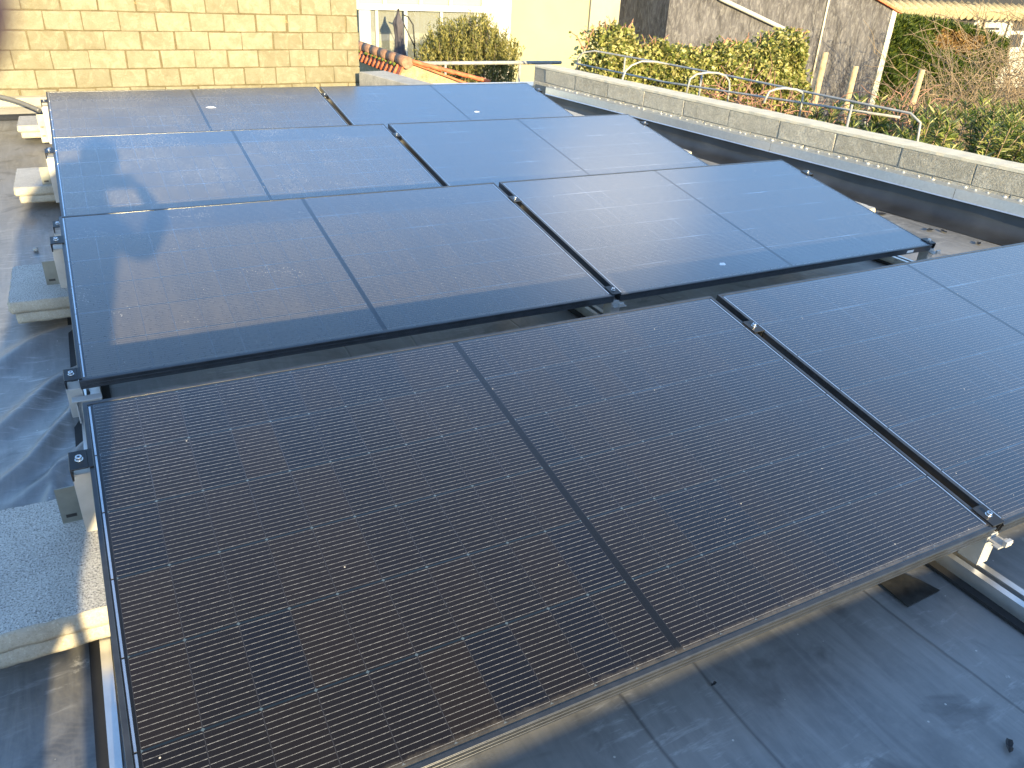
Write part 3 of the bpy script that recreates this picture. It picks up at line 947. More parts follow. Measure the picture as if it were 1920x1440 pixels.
# black membrane upstand with cant at its foot
um = bmesh.new(); prev = None
for i in range(121):
    xx = 0.05 + (LEN - 0.05) * i / 120
    wob = 0.004 * math.sin(xx * 5.1) + 0.003 * math.sin(xx * 11.3 + 1)
    prof = [(-0.012, 0.046), (-0.030 + wob * 0.5, -0.02), (-0.034 + wob, -0.08), (-0.045 + wob, -0.118), (-0.068 + wob, -0.142), (-0.105 + wob, -0.157), (-0.15, ZR + 0.008), (-0.20, ZR + 0.0035)]
    ring = [um.verts.new((xx, a, b)) for a, b in prof]
    if prev:
        for k in range(len(prof) - 1):
            f = um.faces.new((prev[k], ring[k], ring[k + 1], prev[k + 1])); f.smooth = True
    prev = ring
bmesh.ops.recalc_face_normals(um, faces=um.faces)
me = bpy.data.meshes.new('membrane_upstand'); um.to_mesh(me); um.free(); me.materials.append(M['upstand'])
o = bpy.data.objects.new('membrane_upstand', me); COL.objects.link(o); o.parent = rp
tag(rp, 'grey block parapet with zinc flashing along the right side of the roof', 'wall')

# ------------------------------------------------------------------ yellow block wall at the back left
bw = empty('block_wall', (0.0, 7.05, 0.0), (0, 0, R(1.5)))
w_ = MB(); w_.box(-3.2, 0.003, gz, 2.608, 0.2, 0.855)
w_.build('mortar_core', M['wall_mortar'], bw)
block_courses('masonry', -3.2, 2.612, [(0.049 + 0.147 * k, 0.049 + 0.147 * (k + 1)) for k in range(-2, 6)][:8], 0.277, M['wall_stone'], bw, 0.19, 0.008, 5, 0.008, 0.4, 0.0173, 0.006)
f_ = MB()
f_.prism([(-3.2, -0.002, 0.0), (-3.2, -0.030, -0.012), (-3.2, -0.032, -0.075), (-3.2, -0.040, -0.084), (-3.2, -0.030, -0.080), (-3.2, -0.022, -0.02), (-3.2, -0.002, -0.012)], (5.70, 0, 0))
f_.build('metal_flashing', M['flash'], bw)
u_ = MB(); u_.prism([(-3.2, -0.004, -0.02), (-3.2, -0.020, -0.075), (-3.2, -0.040, -0.135), (-3.2, -0.10, -0.160), (-3.2, -0.13, ZR + 0.004), (-3.2, -0.004, ZR + 0.004)], (5.70, 0, 0))
u_.build('membrane_upstand', M['upstand'], bw)
M['stamp'] = simple('stamped_ink', (0.30, 0.22, 0.10), 0.95, 0, 0.3, 90)
def stamp(txt, x, z, size):
    c = bpy.data.curves.new('t', 'FONT'); c.body = txt; c.size = size; c.align_x = 'CENTER'; c.extrude = 0.0006
    ob = bpy.data.objects.new('t', c); COL.objects.link(ob)
    dg = bpy.context.evaluated_depsgraph_get()
    me = bpy.data.meshes.new_from_object(ob.evaluated_get(dg))
    bpy.data.objects.remove(ob)
    me.materials.clear(); me.materials.append(M['stamp'])
    o2 = bpy.data.objects.new('maker_stamp', me); COL.objects.link(o2); o2.parent = bw
    o2.location = (x, -0.0012, z); o2.rotation_euler = (R(90), 0, 0)
stamp('CE MARANDEAU', 0.69, 0.695, 0.030); stamp('CE MARANDEAU', 1.955, 0.572, 0.030); stamp('CE MARANDEAU', 0.81, 0.122, 0.028)
tag(bw, 'yellowish concrete block wall lit by the sun behind the farthest row', 'wall')

# concrete upstand right of it and low back parapet with metal cap
c_ = MB()
c_.hexa([(2.56, 6.98, ZR), (2.76, 5.98, ZR), (2.99, 6.0, ZR), (2.84, 7.04, ZR), (2.56, 6.98, 0.165), (2.76, 5.98, 0.165), (2.99, 6.0, 0.165), (2.84, 7.04, 0.165)])
cu = c_.build('concrete_upstand', M['concrete'], bevel=0.006)
tag(cu, 'pale grey concrete upstand at the right end of the yellow block wall', 'concrete kerb')
bp = empty('back_parapet', (3.0, 7.0, ZR))
q = MB(); q.box(-0.14, 0.02, gz - ZR, 1.72, 0.22, 0.165); q.build('parapet_core', M['cream_pale'], bp)
q = MB(); q.box(-0.14, 0.0, 0.167, 1.45, 0.24, 0.180); q.box(-0.14, 0.0, 0.155, 1.45, 0.003, 0.167); q.build('metal_cap', M['galv'], bp)
q = MB(); q.box(1.452, -0.05, 0.167, 1.66, 0.24, 0.182); q.box(1.452, -0.053, 0.115, 1.66, -0.05, 0.182); q.build('corner_cap', M['galv'], bp, 0.002)
tag(bp, 'low back parapet with light metal cap at the far right corner', 'wall')

# grey conduit arching from the wall into the last row
cd_ = MB()
pts = []
for i in range(41):
    t = i / 40
    pts.append((-0.75 + 0.60 * t, 6.97 - 0.30 * t * t, 0.015 + 0.030 * math.sin(math.pi * min(1, t * 0.9)) - 0.085 * t ** 2.2))
rr = [0.017 + (0.0012 if i % 2 else 0) for i in range(41)]
tag(cd_.build('cable_conduit', M['plastic_grey'],) if not cd_.tube(pts, rr, 12) else cd_.build('cable_conduit', M['plastic_grey']), 'grey corrugated conduit arching past the yellow wall to the last row', 'conduit')

# ------------------------------------------------------------------ small things on the roof
pt = MB(); pt.prism([(1.674, 0.135, ZR + 0.003), (1.667, 0.006, ZR + 0.003), (1.790, 0.011, ZR + 0.003), (1.775, 0.06, ZR + 0.003), (1.745, 0.115, ZR + 0.003)], (0, 0, 0.004))
tag(pt.build('rubber_patch', M['patch']), 'black rubber offcut lying on the roof under the front frame', 'rubber patch')
M['leaf_dead'] = simple('dead_leaf', (0.012, 0.012, 0.014), 0.6)
def leaf(x, y, s, a, label):
    l = bmesh.new()
    V_ = []
    for k in range(12):
        t = 2 * math.pi * k / 12
        rr_ = s * (0.55 + 0.45 * abs(math.cos(t))) * (0.9 + 0.2 * rnd.random())
        V_.append(l.verts.new((rr_ * math.cos(t), rr_ * 0.6 * math.sin(t), 0.003 + 0.004 * abs(math.sin(2 * t)))))
    c0 = l.verts.new((0, 0, 0.001))
    for k in range(12): l.faces.new((V_[k], V_[(k + 1) % 12], c0))
    ex = bmesh.ops.extrude_face_region(l, geom=l.faces[:])
    bmesh.ops.translate(l, verts=[v for v in ex['geom'] if isinstance(v, bmesh.types.BMVert)], vec=(0, 0, 0.001))
    me = bpy.data.meshes.new('dead_leaf'); l.to_mesh(me); l.free(); me.materials.append(M['leaf_dead'])
    o2 = bpy.data.objects.new('dead_leaf', me); COL.objects.link(o2)
    o2.location = (x, y, roof_z(x, y) + 0.003); o2.rotation_euler = (0, 0, a)
    tag(o2, label, 'leaf', 'dead leaves on the roof')
leaf(1.519, -0.344, 0.017, 0.6, 'black dead leaf alone at the bottom right corner of the roof')
leaf(1.083, 0.028, 0.008, 0.2, 'tiny dark leaf scrap near the middle of the front frame')
leaf(4.61, 2.16, 0.035, 0.3, 'dark leaf left of another beside the second row')
leaf(4.67, 2.11, 0.03, 1.2, 'dark leaf right of its neighbour beside the second row')
leaf(4.60, 2.52, 0.05, 0.1, 'dark leaf close to the pale slab by the upstand')
leaf(4.66, 1.87, 0.03, 0.5, 'dark leaf peeking over the nearest right panel edge')
pb = bmesh.new(); bmesh.ops.create_icosphere(pb, subdivisions=2, radius=0.012)
for v in pb.verts: v.co *= 0.85 + 0.3 * rnd.random()
me = bpy.data.meshes.new('pebble'); pb.to_mesh(me); pb.free(); me.materials.append(M['slab'])
o = bpy.data.objects.new('pebble', me); COL.objects.link(o); o.location = (-0.18, 3.43, ZR + 0.009)
tag(o, 'small pale pebble on the roof beside the third row', 'pebble')

# ------------------------------------------------------------------ neighbouring garden: tiled shed
sh = empty('tiled_shed', (3.45, 8.2, gz))
def S_(x, y, z): return (x - 3.45, y - 8.2, z - gz)
b = MB()   # gable walls and body
ax, az = 3.50, 0.105
b.prism([S_(3.42, 8.2, gz), S_(3.42, 8.2, -0.02), S_(ax, 8.2, az), S_(4.5, 8.2, -0.225), S_(4.5, 8.2, gz)], (0.0, 3.2, 0))
b.build('plaster_wall', M['plaster'], sh)
t = MB()   # right roof slope with its orange verge
t.hexa([S_(3.53, 8.15, az - 0.006), S_(4.55, 8.15, -0.241), S_(4.55, 11.5, -0.241), S_(3.53, 11.5, az - 0.006),
        S_(3.53, 8.15, az + 0.012), S_(4.55, 8.15, -0.215), S_(4.55, 11.5, -0.215), S_(3.53, 11.5, az + 0.016)])
for k in range(6):
    f0 = k / 6; f1 = (k + 1) / 6 + 0.03
    xa, xb = 3.55 + 0.98 * f0, 3.55 + 0.98 * min(f1, 1)
    za, zb = az + 0.018 - 0.226 * f0, az + 0.010 - 0.226 * min(f1, 1)
    t.tube([S_(xa, 8.14, za), S_(xb, 8.14, zb)], [0.020, 0.026], 8)
t.build('roof_tiles', M['terracotta'], sh)
dpy = 0.145
hang = MB(); rid = MB(); ms = MB()
y = 8.16; k = 0
while y < 11.4:
    hang.hexa([S_(3.395, y, -0.03), S_(3.395, y + dpy * 0.80, -0.03), S_(3.415, y + dpy * 0.80, -0.03), S_(3.415, y, -0.03),
               S_(3.44, y, az - 0.045), S_(3.44, y + dpy * 0.80, az - 0.045), S_(3.462, y + dpy * 0.80, az - 0.045), S_(3.462, y, az - 0.045)], k % 2)
    hang.tube([S_(3.385, y + dpy * 0.9, -0.04), S_(3.44, y + dpy * 0.9, az - 0.035)], [0.024, 0.018], 6, mi=0)
    y += dpy; k += 1
hang.build('hanging_tiles', [M['terracotta'], M['mossy_tile']], sh)
y = 8.13
while y < 11.3:
    rid.tube([S_(ax - 0.005, y, az + 0.0), S_(ax - 0.005, y + 0.36, az + 0.012)], [0.066, 0.054], 12)
    y += 0.30
rid.build('ridge_tiles', M['mossy_tile'], sh)
ym = 8.3
for k in range(40):
    yy = 8.3 + 2.2 * rnd.random()
    ms.tube([S_(3.43, yy, az - 0.04), S_(3.425, yy + 0.03, az - 0.045)], 0.012 + 0.01 * rnd.random(), 6)
ms.build('moss', M['moss'], sh)['kind'] = 'stuff'
tag(sh, 'small shed with mossy ridge and orange hanging tiles right of the block wall', 'shed')

# white garden handrail behind the shed
hr = empty('garden_handrail', (4.6, 10.67, gz))
q = MB(); q.tube([(0.0, 0, -0.2 - gz), (2.45, 0.02, -0.2 - gz)], 0.028, 8); q.build('rail', M['whitepipe'], hr)
q = None
for xx in (0.45, 1.7):
    q = MB(); q.tube([(xx, 0, 0), (xx, 0, -0.2 - gz - 0.02)], 0.02, 8); q.build('post', M['whitepipe'], hr)
tag(hr, 'white horizontal handrail in front of the olive bush', 'railing')

# ------------------------------------------------------------------ cream house with glazed veranda
ho = empty('cream_house', (9.3, 17.0, gz))
def H_(x, y, z): return (x - 9.3, y - 17.0, z - gz)
b = MB(); b.box(*H_(9.22, 17.0, gz), *H_(16.5, 25, 3.2)); b.build('wall', M['cream'], ho)
b = MB(); b.box(*H_(11.55, 16.93, -0.28), *H_(12.6, 16.997, 3.2)); b.build('chimney_breast', M['cream_pale'], ho)
b = MB(); b.box(*H_(8.30, 16.6, gz), *H_(9.217, 19, 3.0)); b.build('grey_pier', M['concrete'], ho)
b = MB(); b.box(*H_(4.2, 18.6, gz), *H_(8.3, 18.8, 3.0)); b.build('rear_wall', M['cream'], ho)
ve = MB()
ve.box(*H_(4.6, 15.95, 0.185), *H_(8.27, 16.10, 0.30))                       # gutter beam
for xx in (5.42, 6.0, 6.78, 7.45, 8.2): ve.box(*H_(xx - 0.035, 15.97, 0.30), *H_(xx + 0.035, 16.07, 1.3))
ve.box(*H_(4.6, 15.98, 1.3), *H_(8.27, 16.08, 1.4))
for xx in (5.60, ): ve.box(*H_(xx - 0.14, 16.0, gz), *H_(xx + 0.10, 16.06, 0.185))
for xx in (5.83, 7.25, 8.1): ve.box(*H_(xx - 0.03, 16.0, gz), *H_(xx + 0.03, 16.06, 0.185))
ve.box(*H_(6.385, 15.9, gz), *H_(6.45, 15.965, 0.185))
ve.build('veranda_frame', M['white'], ho)
pn = MB(); pn.box(*H_(4.6, 16.015, 0.32), *H_(8.25, 16.025, 1.3)); pn.box(*H_(4.6, 16.02, 0.30), *H_(8.25, 16.035, 0.34)); pn.build('upper_pane', M['cream_pale'], ho)
gp = MB(); gp.box(*H_(5.72, 16.045, gz), *H_(8.25, 16.05, 0.18)); gp.build('glass_pane', M['glass'], ho)
wf = MB()      # white window on the rear wall
wf.box(*H_(6.55, 18.55, -0.62), *H_(7.75, 18.597, 0.9)); wf.build('window_frame', M['white'], ho)
wg = MB(); wg.box(*H_(6.66, 18.54, -0.48), *H_(7.12, 18.548, 0.8)); wg.box(*H_(7.2, 18.54, -0.48), *H_(7.64, 18.548, 0.8)); wg.build('window_pane', M['dark'], ho)
bl = MB(); bl.box(*H_(5.0, 18.5, -0.42), *H_(6.5, 18.59, -0.34)); bl.build('rear_rail', M['white'], ho)
tag(ho, 'pale yellow house with a white glazed veranda behind the bush', 'house')

# closed parasol in front of the veranda and a leaning dark pole
pa = empty('closed_parasol', (6.0, 15.2, gz))
q = MB()
prof = [(0.24, 0.012), (0.16, 0.03), (0.06, 0.075), (0.0, 0.10), (-0.06, 0.085), (-0.25, 0.075), (-0.42, 0.085), (-0.62, 0.12), (-0.9, 0.13)]
bmq = bmesh.new(); prev = None
for (z, r_) in prof:
    ring = []
    for k in range(20):
        a = 2 * math.pi * k / 20
        rr_ = r_ * (1 + 0.22 * math.sin(a * 5 + z * 3))
        ring.append(bmq.verts.new((rr_ * math.cos(a) - 0.03 * z, rr_ * math.sin(a), z - gz)))
    if prev:
        for k in range(20):
            f = bmq.faces.new((prev[k], prev[(k + 1) % 20], ring[(k + 1) % 20], ring[k])); f.smooth = True
    prev = ring
me = bpy.data.meshes.new('folded_canopy'); bmq.to_mesh(me); bmq.free(); me.materials.append(M['cloth'])
o = bpy.data.objects.new('folded_canopy', me); COL.objects.link(o); o.parent = pa
q = MB(); q.tube([(0, 0, 0), (0, 0, 0.26 - gz)], 0.02, 8); q.build('pole', M['iron'], pa)
q = MB(); q.tube([(0.33, 0, 0), (0.33, 0, -0.35 - gz), (0.30, 0, -0.02 - gz), (0.2, 0, 0.12 - gz), (0.08, 0, 0.16 - gz)], 0.014, 6)
q.tube([(0.33, 0, -0.42 - gz), (0.10, 0, 0.0 - gz)], 0.012, 6); q.build('side_arm', M['iron'], pa)
tag(pa, 'dark closed parasol standing before the glazed veranda', 'parasol')

# ------------------------------------------------------------------ grey gable house on the right
gh = empty('grey_gable_house', (12.6, 15.0, gz))
def G_(x, y, z): return (x - 12.6, y - 15.0, z - gz)
b = MB()
b.prism([G_(12.40, 15.0, gz), G_(12.40, 15.0, 2.6), G_(14.2, 15.0, 2.2), G_(19.82, 15.0, 0.55), G_(19.82, 15.0, gz)], (0, 4.0, 0))
b.build('rendered_wall', M['gable'], gh)
b = MB(); b.prism([G_(19.82, 14.97, gz), G_(19.82, 14.97, 0.55), G_(20.0, 14.97, 0.50), G_(20.06, 14.97, gz)], (0, 4.0, 0)); b.build('stone_quoin', M['coping'], gh)
b = MB(); b.hexa([G_(18.0, 14.9, 1.085), G_(20.1, 14.9, 0.475), G_(20.1, 19, 0.475), G_(18.0, 19, 1.085), G_(18.0, 14.9, 1.14), G_(20.1, 14.9, 0.53), G_(20.1, 19, 0.53), G_(18.0, 19, 1.14)])
b.build('verge_tiles', M['terracotta'], gh)
b = MB(); b.tube([G_(12.9, 14.93, 1.35), G_(13.8, 14.93, 0.66), G_(16.25, 14.93, -0.03), G_(16.38, 14.93, -0.09), G_(16.42, 14.93, -0.2), G_(16.42, 14.93, -1.6)], 0.05, 10); b.build('drain_pipe', M['white'], gh)
b = MB(); b.tube([G_(17.36, 14.97, 2.0), G_(17.36, 14.97, -1.3)], 0.028, 6); b.build('cable_duct', M['coping'], gh)
tag(gh, 'rough grey rendered gable with a slanting white drain pipe', 'house')

# far white house with tiled awning
fh = empty('white_cottage', (30, 22, gz))
def K_(x, y, z): return (x - 30, y - 22, z - gz)
b = MB(); b.box(*K_(24, 22, gz), *K_(48, 22.4, 0.35)); b.build('wall', M['cream_pale'], fh)
b = MB()
xx = 24.0
while xx < 46:
    b.tube([K_(xx, 21.3, 0.22), K_(xx, 22.2, 0.62)], [0.2, 0.2], 8); xx += 0.42
b.build('awning_tiles', M['plaster'], fh)
b = MB(); b.box(*K_(24, 21.9, 0.62), *K_(48, 24, 1.6)); b.build('roof_shade', M['iron'], fh)
b = MB(); b.box(*K_(31.0, 21.9, -1.2), *K_(34.0, 21.95, 0.15)); b.box(*K_(36.0, 21.9, -1.2), *K_(38.6, 21.95, 0.15)); b.build('window_frame', M['white'], fh)
for (a0, a1) in ((31.3, 32.3), (32.5, 33.6), (36.3, 37.2), (37.4, 38.3)):
    b = MB(); b.box(*K_(a0, 21.88, -0.35), *K_(a1, 21.895, 0.08)); b.box(*K_(a0, 21.88, -1.0), *K_(a1, 21.895, -0.5)); b.build('window_pane', M['dark'], fh)
b = MB(); b.box(*K_(34.3, 21.86, -1.2), *K_(35.8, 21.9, 0.12)); b.build('shutter', M['white'], fh)
b = MB(); b.box(*K_(34.4, 21.83, -0.33), *K_(35.3, 21.855, -0.25)); b.build('shutter_hinge', M['iron'], fh)
la = MB(); la.box(*K_(29.9, 21.5, -0.45), *K_(30.3, 21.8, 0.0)); la.prism([K_(29.8, 21.4, 0.0), K_(30.4, 21.4, 0.0), K_(30.1, 21.4, 0.18)], (0, 0.4, 0)); la.build('lantern', M['iron'], fh)
tag(fh, 'whitewashed cottage with tiled awning and arched windows at far right', 'house')

# ------------------------------------------------------------------ white hooped railing beyond the parapet
ra = empty('hooped_railing', (6.2, 6.2, gz))
def A_(x, y, z): return (x - 6.2, y - 6.2, z - gz)
q = MB(); q.tube([A_(6.04, 8.6, -0.4), A_(6.04, 8.6, 0.10), A_(6.08, 8.55, 0.17), A_(6.19, 8.45, 0.2), A_(6.31, 7.29, 0.2), A_(6.36, 5.96, 0.2), A_(6.36, 4.63, 0.195), A_(6.45, 3.85, 0.18), A_(6.47, 3.75, 0.12), A_(6.47, 3.72, -0.1)], 0.011, 8); q.build('upper_rail', M['whitepipe'], ra)
q = MB(); q.tube([A_(6.015, 8.6, 0.032), A_(6.17, 6.9, 0.028), A_(6.41, 4.7, 0.10), A_(6.52, 4.0, 0.12)], 0.011, 8); q.build('lower_rail', M['whitepipe'], ra)
for pts in ([(5.64, 7.0, -0.5), (5.642, 7.0, 0.056), (5.674, 7.0, 0.141), (5.75, 7.0, 0.2), (5.88, 7.0, 0.241), (6.091, 7.0, 0.234), (6.31, 7.05, 0.2)],
            [(5.76, 6.0, 0.05), (5.781, 6.0, 0.186), (5.856, 6.0, 0.231), (6.0, 6.0, 0.245), (6.14, 6.0, 0.239), (6.25, 6.0, 0.21), (6.311, 6.0, 0.163), (6.336, 6.0, 0.087), (6.34, 6.0, -0.3)],
            [(5.87, 5.0, 0.1), (5.912, 5.0, 0.202), (6.0, 5.0, 0.225), (6.096, 5.0, 0.230), (6.266, 5.0, 0.214), (6.34, 5.0, 0.19), (6.367, 5.0, 0.164), (6.38, 5.0, -0.2)]):
    q = MB(); q.tube([A_(*p) for p in pts], 0.011, 8); q.build('hoop', M['whitepipe'], ra)
for yy in (8.0, 6.5, 4.4):
    q = MB(); q.tube([A_(6.36, yy, gz), A_(6.36, yy, 0.17)], 0.011, 8); q.build('post', M['whitepipe'], ra)
tag(ra, 'white tubular railing with rounded hoops beyond the grey parapet', 'railing')

for (x, y, zt, lean, lb) in ((8.19, 6.5, 0.39, 0.02, 'tallest wooden stake, in front of the grey gable'),
                             (8.77, 6.5, 0.23, 0.02, 'short wooden stake between the tallest one and the quoin'),
                             (10.04, 6.5, 0.18, 0.03, 'pale wooden stake in front of the dark hedge')):
    q = MB(); q.tube([(0, 0, 0), (lean * 0.4, 0, (zt - gz) * 0.6), (lean, 0, zt - gz)], [0.05, 0.045, 0.04], 7)
    s = q.build('wooden_stake', M['wood'], loc=(x, y, gz)); tag(s, lb, 'stake', 'wooden stakes in the garden')

# ------------------------------------------------------------------ vegetation
M['olive_leaf'] = mat_leaf('olive_leaf', [(0.07, 0.08, 0.02), (0.16, 0.16, 0.045), (0.26, 0.24, 0.07), (0.38, 0.33, 0.10)], 0.55)
M['ivy_leaf'] = mat_leaf('ivy_leaf', [(0.06, 0.09, 0.015), (0.21, 0.23, 0.05), (0.42, 0.39, 0.13), (0.56, 0.50, 0.22)], 0.45)
M['thuja_leaf'] = mat_leaf('thuja_leaf', [(0.02, 0.04, 0.008), (0.04, 0.075, 0.012), (0.09, 0.13, 0.015), (0.16, 0.18, 0.02)], 0.6)
M['dry_leaf'] = mat_leaf('dry_thuja_leaf', [(0.16, 0.09, 0.035), (0.34, 0.21, 0.08), (0.45, 0.30, 0.12)], 0.7)
M['oleander_leaf'] = mat_leaf('oleander_leaf', [(0.04, 0.07, 0.015), (0.10, 0.15, 0.03), (0.22, 0.25, 0.06), (0.42, 0.39, 0.14)], 0.4)

def twig_mesh(name, paths, mat, parent, r0=0.01, r1=0.003, n=4):
    q = MB()
    for p in paths:
        k = len(p)
        q.tube(p, [r0 + (r1 - r0) * i / (k - 1) for i in range(k)], n, False)
    return q.build(name, mat, parent)

def olive_bush():
    g_ = np.random.default_rng(3)
    root = empty('olive_shrub', (6.5, 13.0, gz))
    P = []; A = []; tw = []
    for i in range(420):
        u = g_.uniform(0, 2 * math.pi); rr_ = math.sqrt(g_.uniform(0, 1))
        bx, by = 0.95 * rr_ * math.cos(u), 0.65 * rr_ * math.sin(u)
        dome = math.sqrt(max(0.02, 1 - 0.80 * rr_ ** 3.2))
        top = (-0.80 + (0.92 + g_.uniform(-0.16, 0.16)) * dome + 0.05 * math.exp(-((bx - 0.1) / 0.4) ** 2) + 0.06 * math.sin(bx * 9)) - gz
        bot = top - g_.uniform(0.55, 1.15)
        lean = np.array([bx * 0.28 + g_.normal() * 0.05, by * 0.28, 1.0])
        steps = 14
        pts = []
        for k in range(steps):
            t_ = k / (steps - 1)
            z = bot + (top - bot) * t_
            pts.append((bx + lean[0] * (z - bot) * 0.6 - bx * 0.1, by + lean[1] * (z - bot) * 0.6, z))
        tw.append(pts)
        m_ = 52
        t_ = g_.uniform(0.05, 1, m_)
        for tt in t_:
            z = bot + (top - bot) * tt
            P.append((bx + lean[0] * (z - bot) * 0.6 - bx * 0.1, by + lean[1] * (z - bot) * 0.6, z))
            A.append(np.array([g_.normal() * 0.6, g_.normal() * 0.6, 0.75 + g_.uniform(-0.3, 0.5)]))
    P = np.array(P); A = np.array(A); n = len(P)
    P += g_.normal(size=P.shape) * 0.012
    leaves_mesh('foliage', P, A, g_.uniform(0.045, 0.085, n), g_.uniform(0.014, 0.026, n), M['olive_leaf'], root, 5)
    twig_mesh('branches', [[(0.25 * x, 0.25 * y, 0.4), (0.6 * x, 0.6 * y, 1.2), p] for (x, y, _), p in [((q[0][0], q[0][1], 0), q[3]) for q in tw[::16]]] + [t_[::4] for t_ in tw[::4]], M['twig'], root, 0.010, 0.003)
    return tag(root, 'dense rounded grey-green olive bush in front of the cream house', 'shrub')
olive_bush()

def ivy_hedge():
    g_ = np.random.default_rng(11)
    root = empty('ivy_hedge', (8.4, 9.0, gz))
    n = 30000
    x = g_.uniform(6.30, 10.55, n)
    def topz(x):
        return 0.17 + 0.30 * np.exp(-((x - 6.85) / 0.38) ** 2) + 0.22 * np.exp(-((x - 9.95) / 0.5) ** 2) + 0.05 * np.sin(x * 5.1) + 0.04 * np.sin(x * 11.7 + 1) + 0.035 * np.sin(x * 23 + 2)
    tz = topz(x)
    edge = np.clip(np.minimum(x - 6.30, 10.55 - x) / 0.28, 0, 1)
    tz = -0.45 + (tz + 0.45) * (0.35 + 0.65 * np.sqrt(edge))
    dep = g_.uniform(0, 1, n)
    z = tz - (dep ** 1.3) * 1.25
    # shell: front face bulging, more leaves near surface
    bulge = 0.30 + 0.10 * np.sin(x * 4.0 + 1.0) + 0.08 * np.sin(z * 9 + x * 3) + 0.06 * np.sin(x * 13 + z * 7)
    prof = np.clip((tz - z) / 0.22, 0, 1) ** 0.5
    inn = g_.exponential(0.07, n)
    y = -(bulge * prof) + inn
    back = g_.uniform(0, 1, n) < 0.22
    y = np.where(back, g_.uniform(-0.25, 0.35, n), y)
    P = np.stack([x - 8.4, y, z - gz + g_.normal(size=n) * 0.02], 1)
    A = np.stack([g_.normal(size=n) * 0.7, -0.5 + g_.normal(size=n) * 0.5, -0.15 + g_.normal(size=n) * 0.6], 1)
    leaves_mesh('foliage', P, A, g_.uniform(0.04, 0.085, n), g_.uniform(0.035, 0.07, n), M['ivy_leaf'], root, 12, 0.2)
    # stray shoots on the top left
    paths = []; P2 = []; A2 = []
    for i in range(60):
        x0_ = g_.uniform(6.3, 10.4); z0_ = float(topz(np.array([x0_]))[0])
        L_ = g_.uniform(0.05, 0.16); dx = g_.normal() * 0.1 - (0.12 if x0_ < 6.7 else 0)
        paths.append([(x0_ - 8.4, 0, z0_ - 0.1 - gz), (x0_ - 8.4 + dx * 0.5, -0.03, z0_ + L_ * 0.5 - gz), (x0_ - 8.4 + dx, -0.05, z0_ + L_ - gz)])
        for k in range(6):
            t_ = k / 5
            P2.append((x0_ - 8.4 + dx * t_, -0.03, z0_ - 0.03 + L_ * t_ - gz)); A2.append(g_.normal(size=3))
    ls_ = leaves_mesh('loose_shoots', np.array(P2), np.array(A2), g_.uniform(0.04, 0.07, len(P2)), g_.uniform(0.03, 0.05, len(P2)), M['ivy_leaf'], root, 13)
    ls_['kind'] = 'stuff'
    paths += [[(g_.uniform(-1.9, 1.9), 0.05, 0.1), (g_.uniform(-1.9, 1.9), 0.0, 1.4), (g_.uniform(-1.9, 1.9), -0.05, 2.5)] for _ in range(40)]
    twig_mesh('stems', paths, M['vine'], root, 0.014, 0.004)
    return tag(root, 'yellow-green ivy hedge with two rounded humps behind the white railing', 'hedge')
ivy_hedge()

def vine(x, y, label, seed, n=34, span=0.7, h=0.45):
    g_ = np.random.default_rng(seed)
    root = empty('bare_vine', (x, y, gz))
    zt = -0.1 - gz
    twig_mesh('trunk', [[(0.05, 0, 0), (0.0, 0.02, zt * 0.6), (-0.03, 0, zt)]], M['vine'], root, 0.045, 0.03, 6)
    paths = []
    for i in range(n):
        p = np.array([g_.normal() * span * 0.35, g_.normal() * 0.12, zt + g_.uniform(-0.25, 0.05)])
        d = np.array([g_.normal(), g_.normal() * 0.3, g_.uniform(-0.3, 0.9)]); d /= np.linalg.norm(d)
        pts = [tuple(p)]
        for k in range(5):
            d = d + g_.normal(size=3) * 0.28; d[2] -= 0.03; d /= np.linalg.norm(d)
            p = p + d * g_.uniform(0.06, 0.14); pts.append(tuple(p))
        paths.append(pts)
    twig_mesh('bare_shoots', paths, M['vine'], root, 0.008, 0.003)
    return tag(root, label, 'vine', 'bare vines along the railing')
vine(6.75, 5.75, 'bare reddish vine before the middle of the ivy hedge', 21)
vine(7.25, 5.35, 'bare reddish vine below the right hump of ivy', 22)
vine(7.55, 4.75, 'bare reddish vine at the foot of the tallest stake', 23)
vine(7.1, 6.6, 'bare reddish vine tangled in the hoop under the ivy', 24)
vine(8.2, 5.3, 'bare reddish vine in front of the grey gable', 25, 40)

def twiggy(root_loc, label, seed, n, spread, reach, mat, cat='shrub', name='bare_shrub', grp=None, dirx=-0.3):
    g_ = np.random.default_rng(seed)
    root = empty(name, root_loc)
    paths = []; thick = []
    for i in range(n):
        p = np.array([g_.normal() * spread * 0.35, g_.normal() * 0.3, 0.7 + g_.uniform(0, 0.5)])
        d = np.array([dirx + g_.normal() * 0.75, g_.normal() * 0.35, g_.uniform(0.2, 1.1)]); d /= np.linalg.norm(d)
        pts = [tuple(p)]
        K = 9
        for k in range(K):
            d = d + g_.normal(size=3) * 0.14; d[2] -= 0.06; d /= np.linalg.norm(d)
            p = p + d * reach / K * g_.uniform(0.8, 1.2); pts.append(tuple(p))
            if k > 2 and g_.uniform() < 0.55:
                q_ = p.copy(); e = d + g_.normal(size=3) * 0.6; e /= np.linalg.norm(e); sub = [tuple(q_)]
                for kk in range(4):
                    e = e + g_.normal(size=3) * 0.2; e /= np.linalg.norm(e); q_ = q_ + e * reach * 0.07; sub.append(tuple(q_))
                paths.append(sub)
        paths.append(pts)
    twig_mesh('bare_branches', paths, mat, root, 0.008, 0.003)
    twig_mesh('trunk', [[(0, 0, 0), (0.05, 0.02, 0.5), (0.0, 0, 1.0)], [(0.1, 0, 0), (0.3, 0.05, 0.6), (0.35, 0, 1.1)]], mat, root, 0.06, 0.035, 6)
    return tag(root, label, cat, grp)
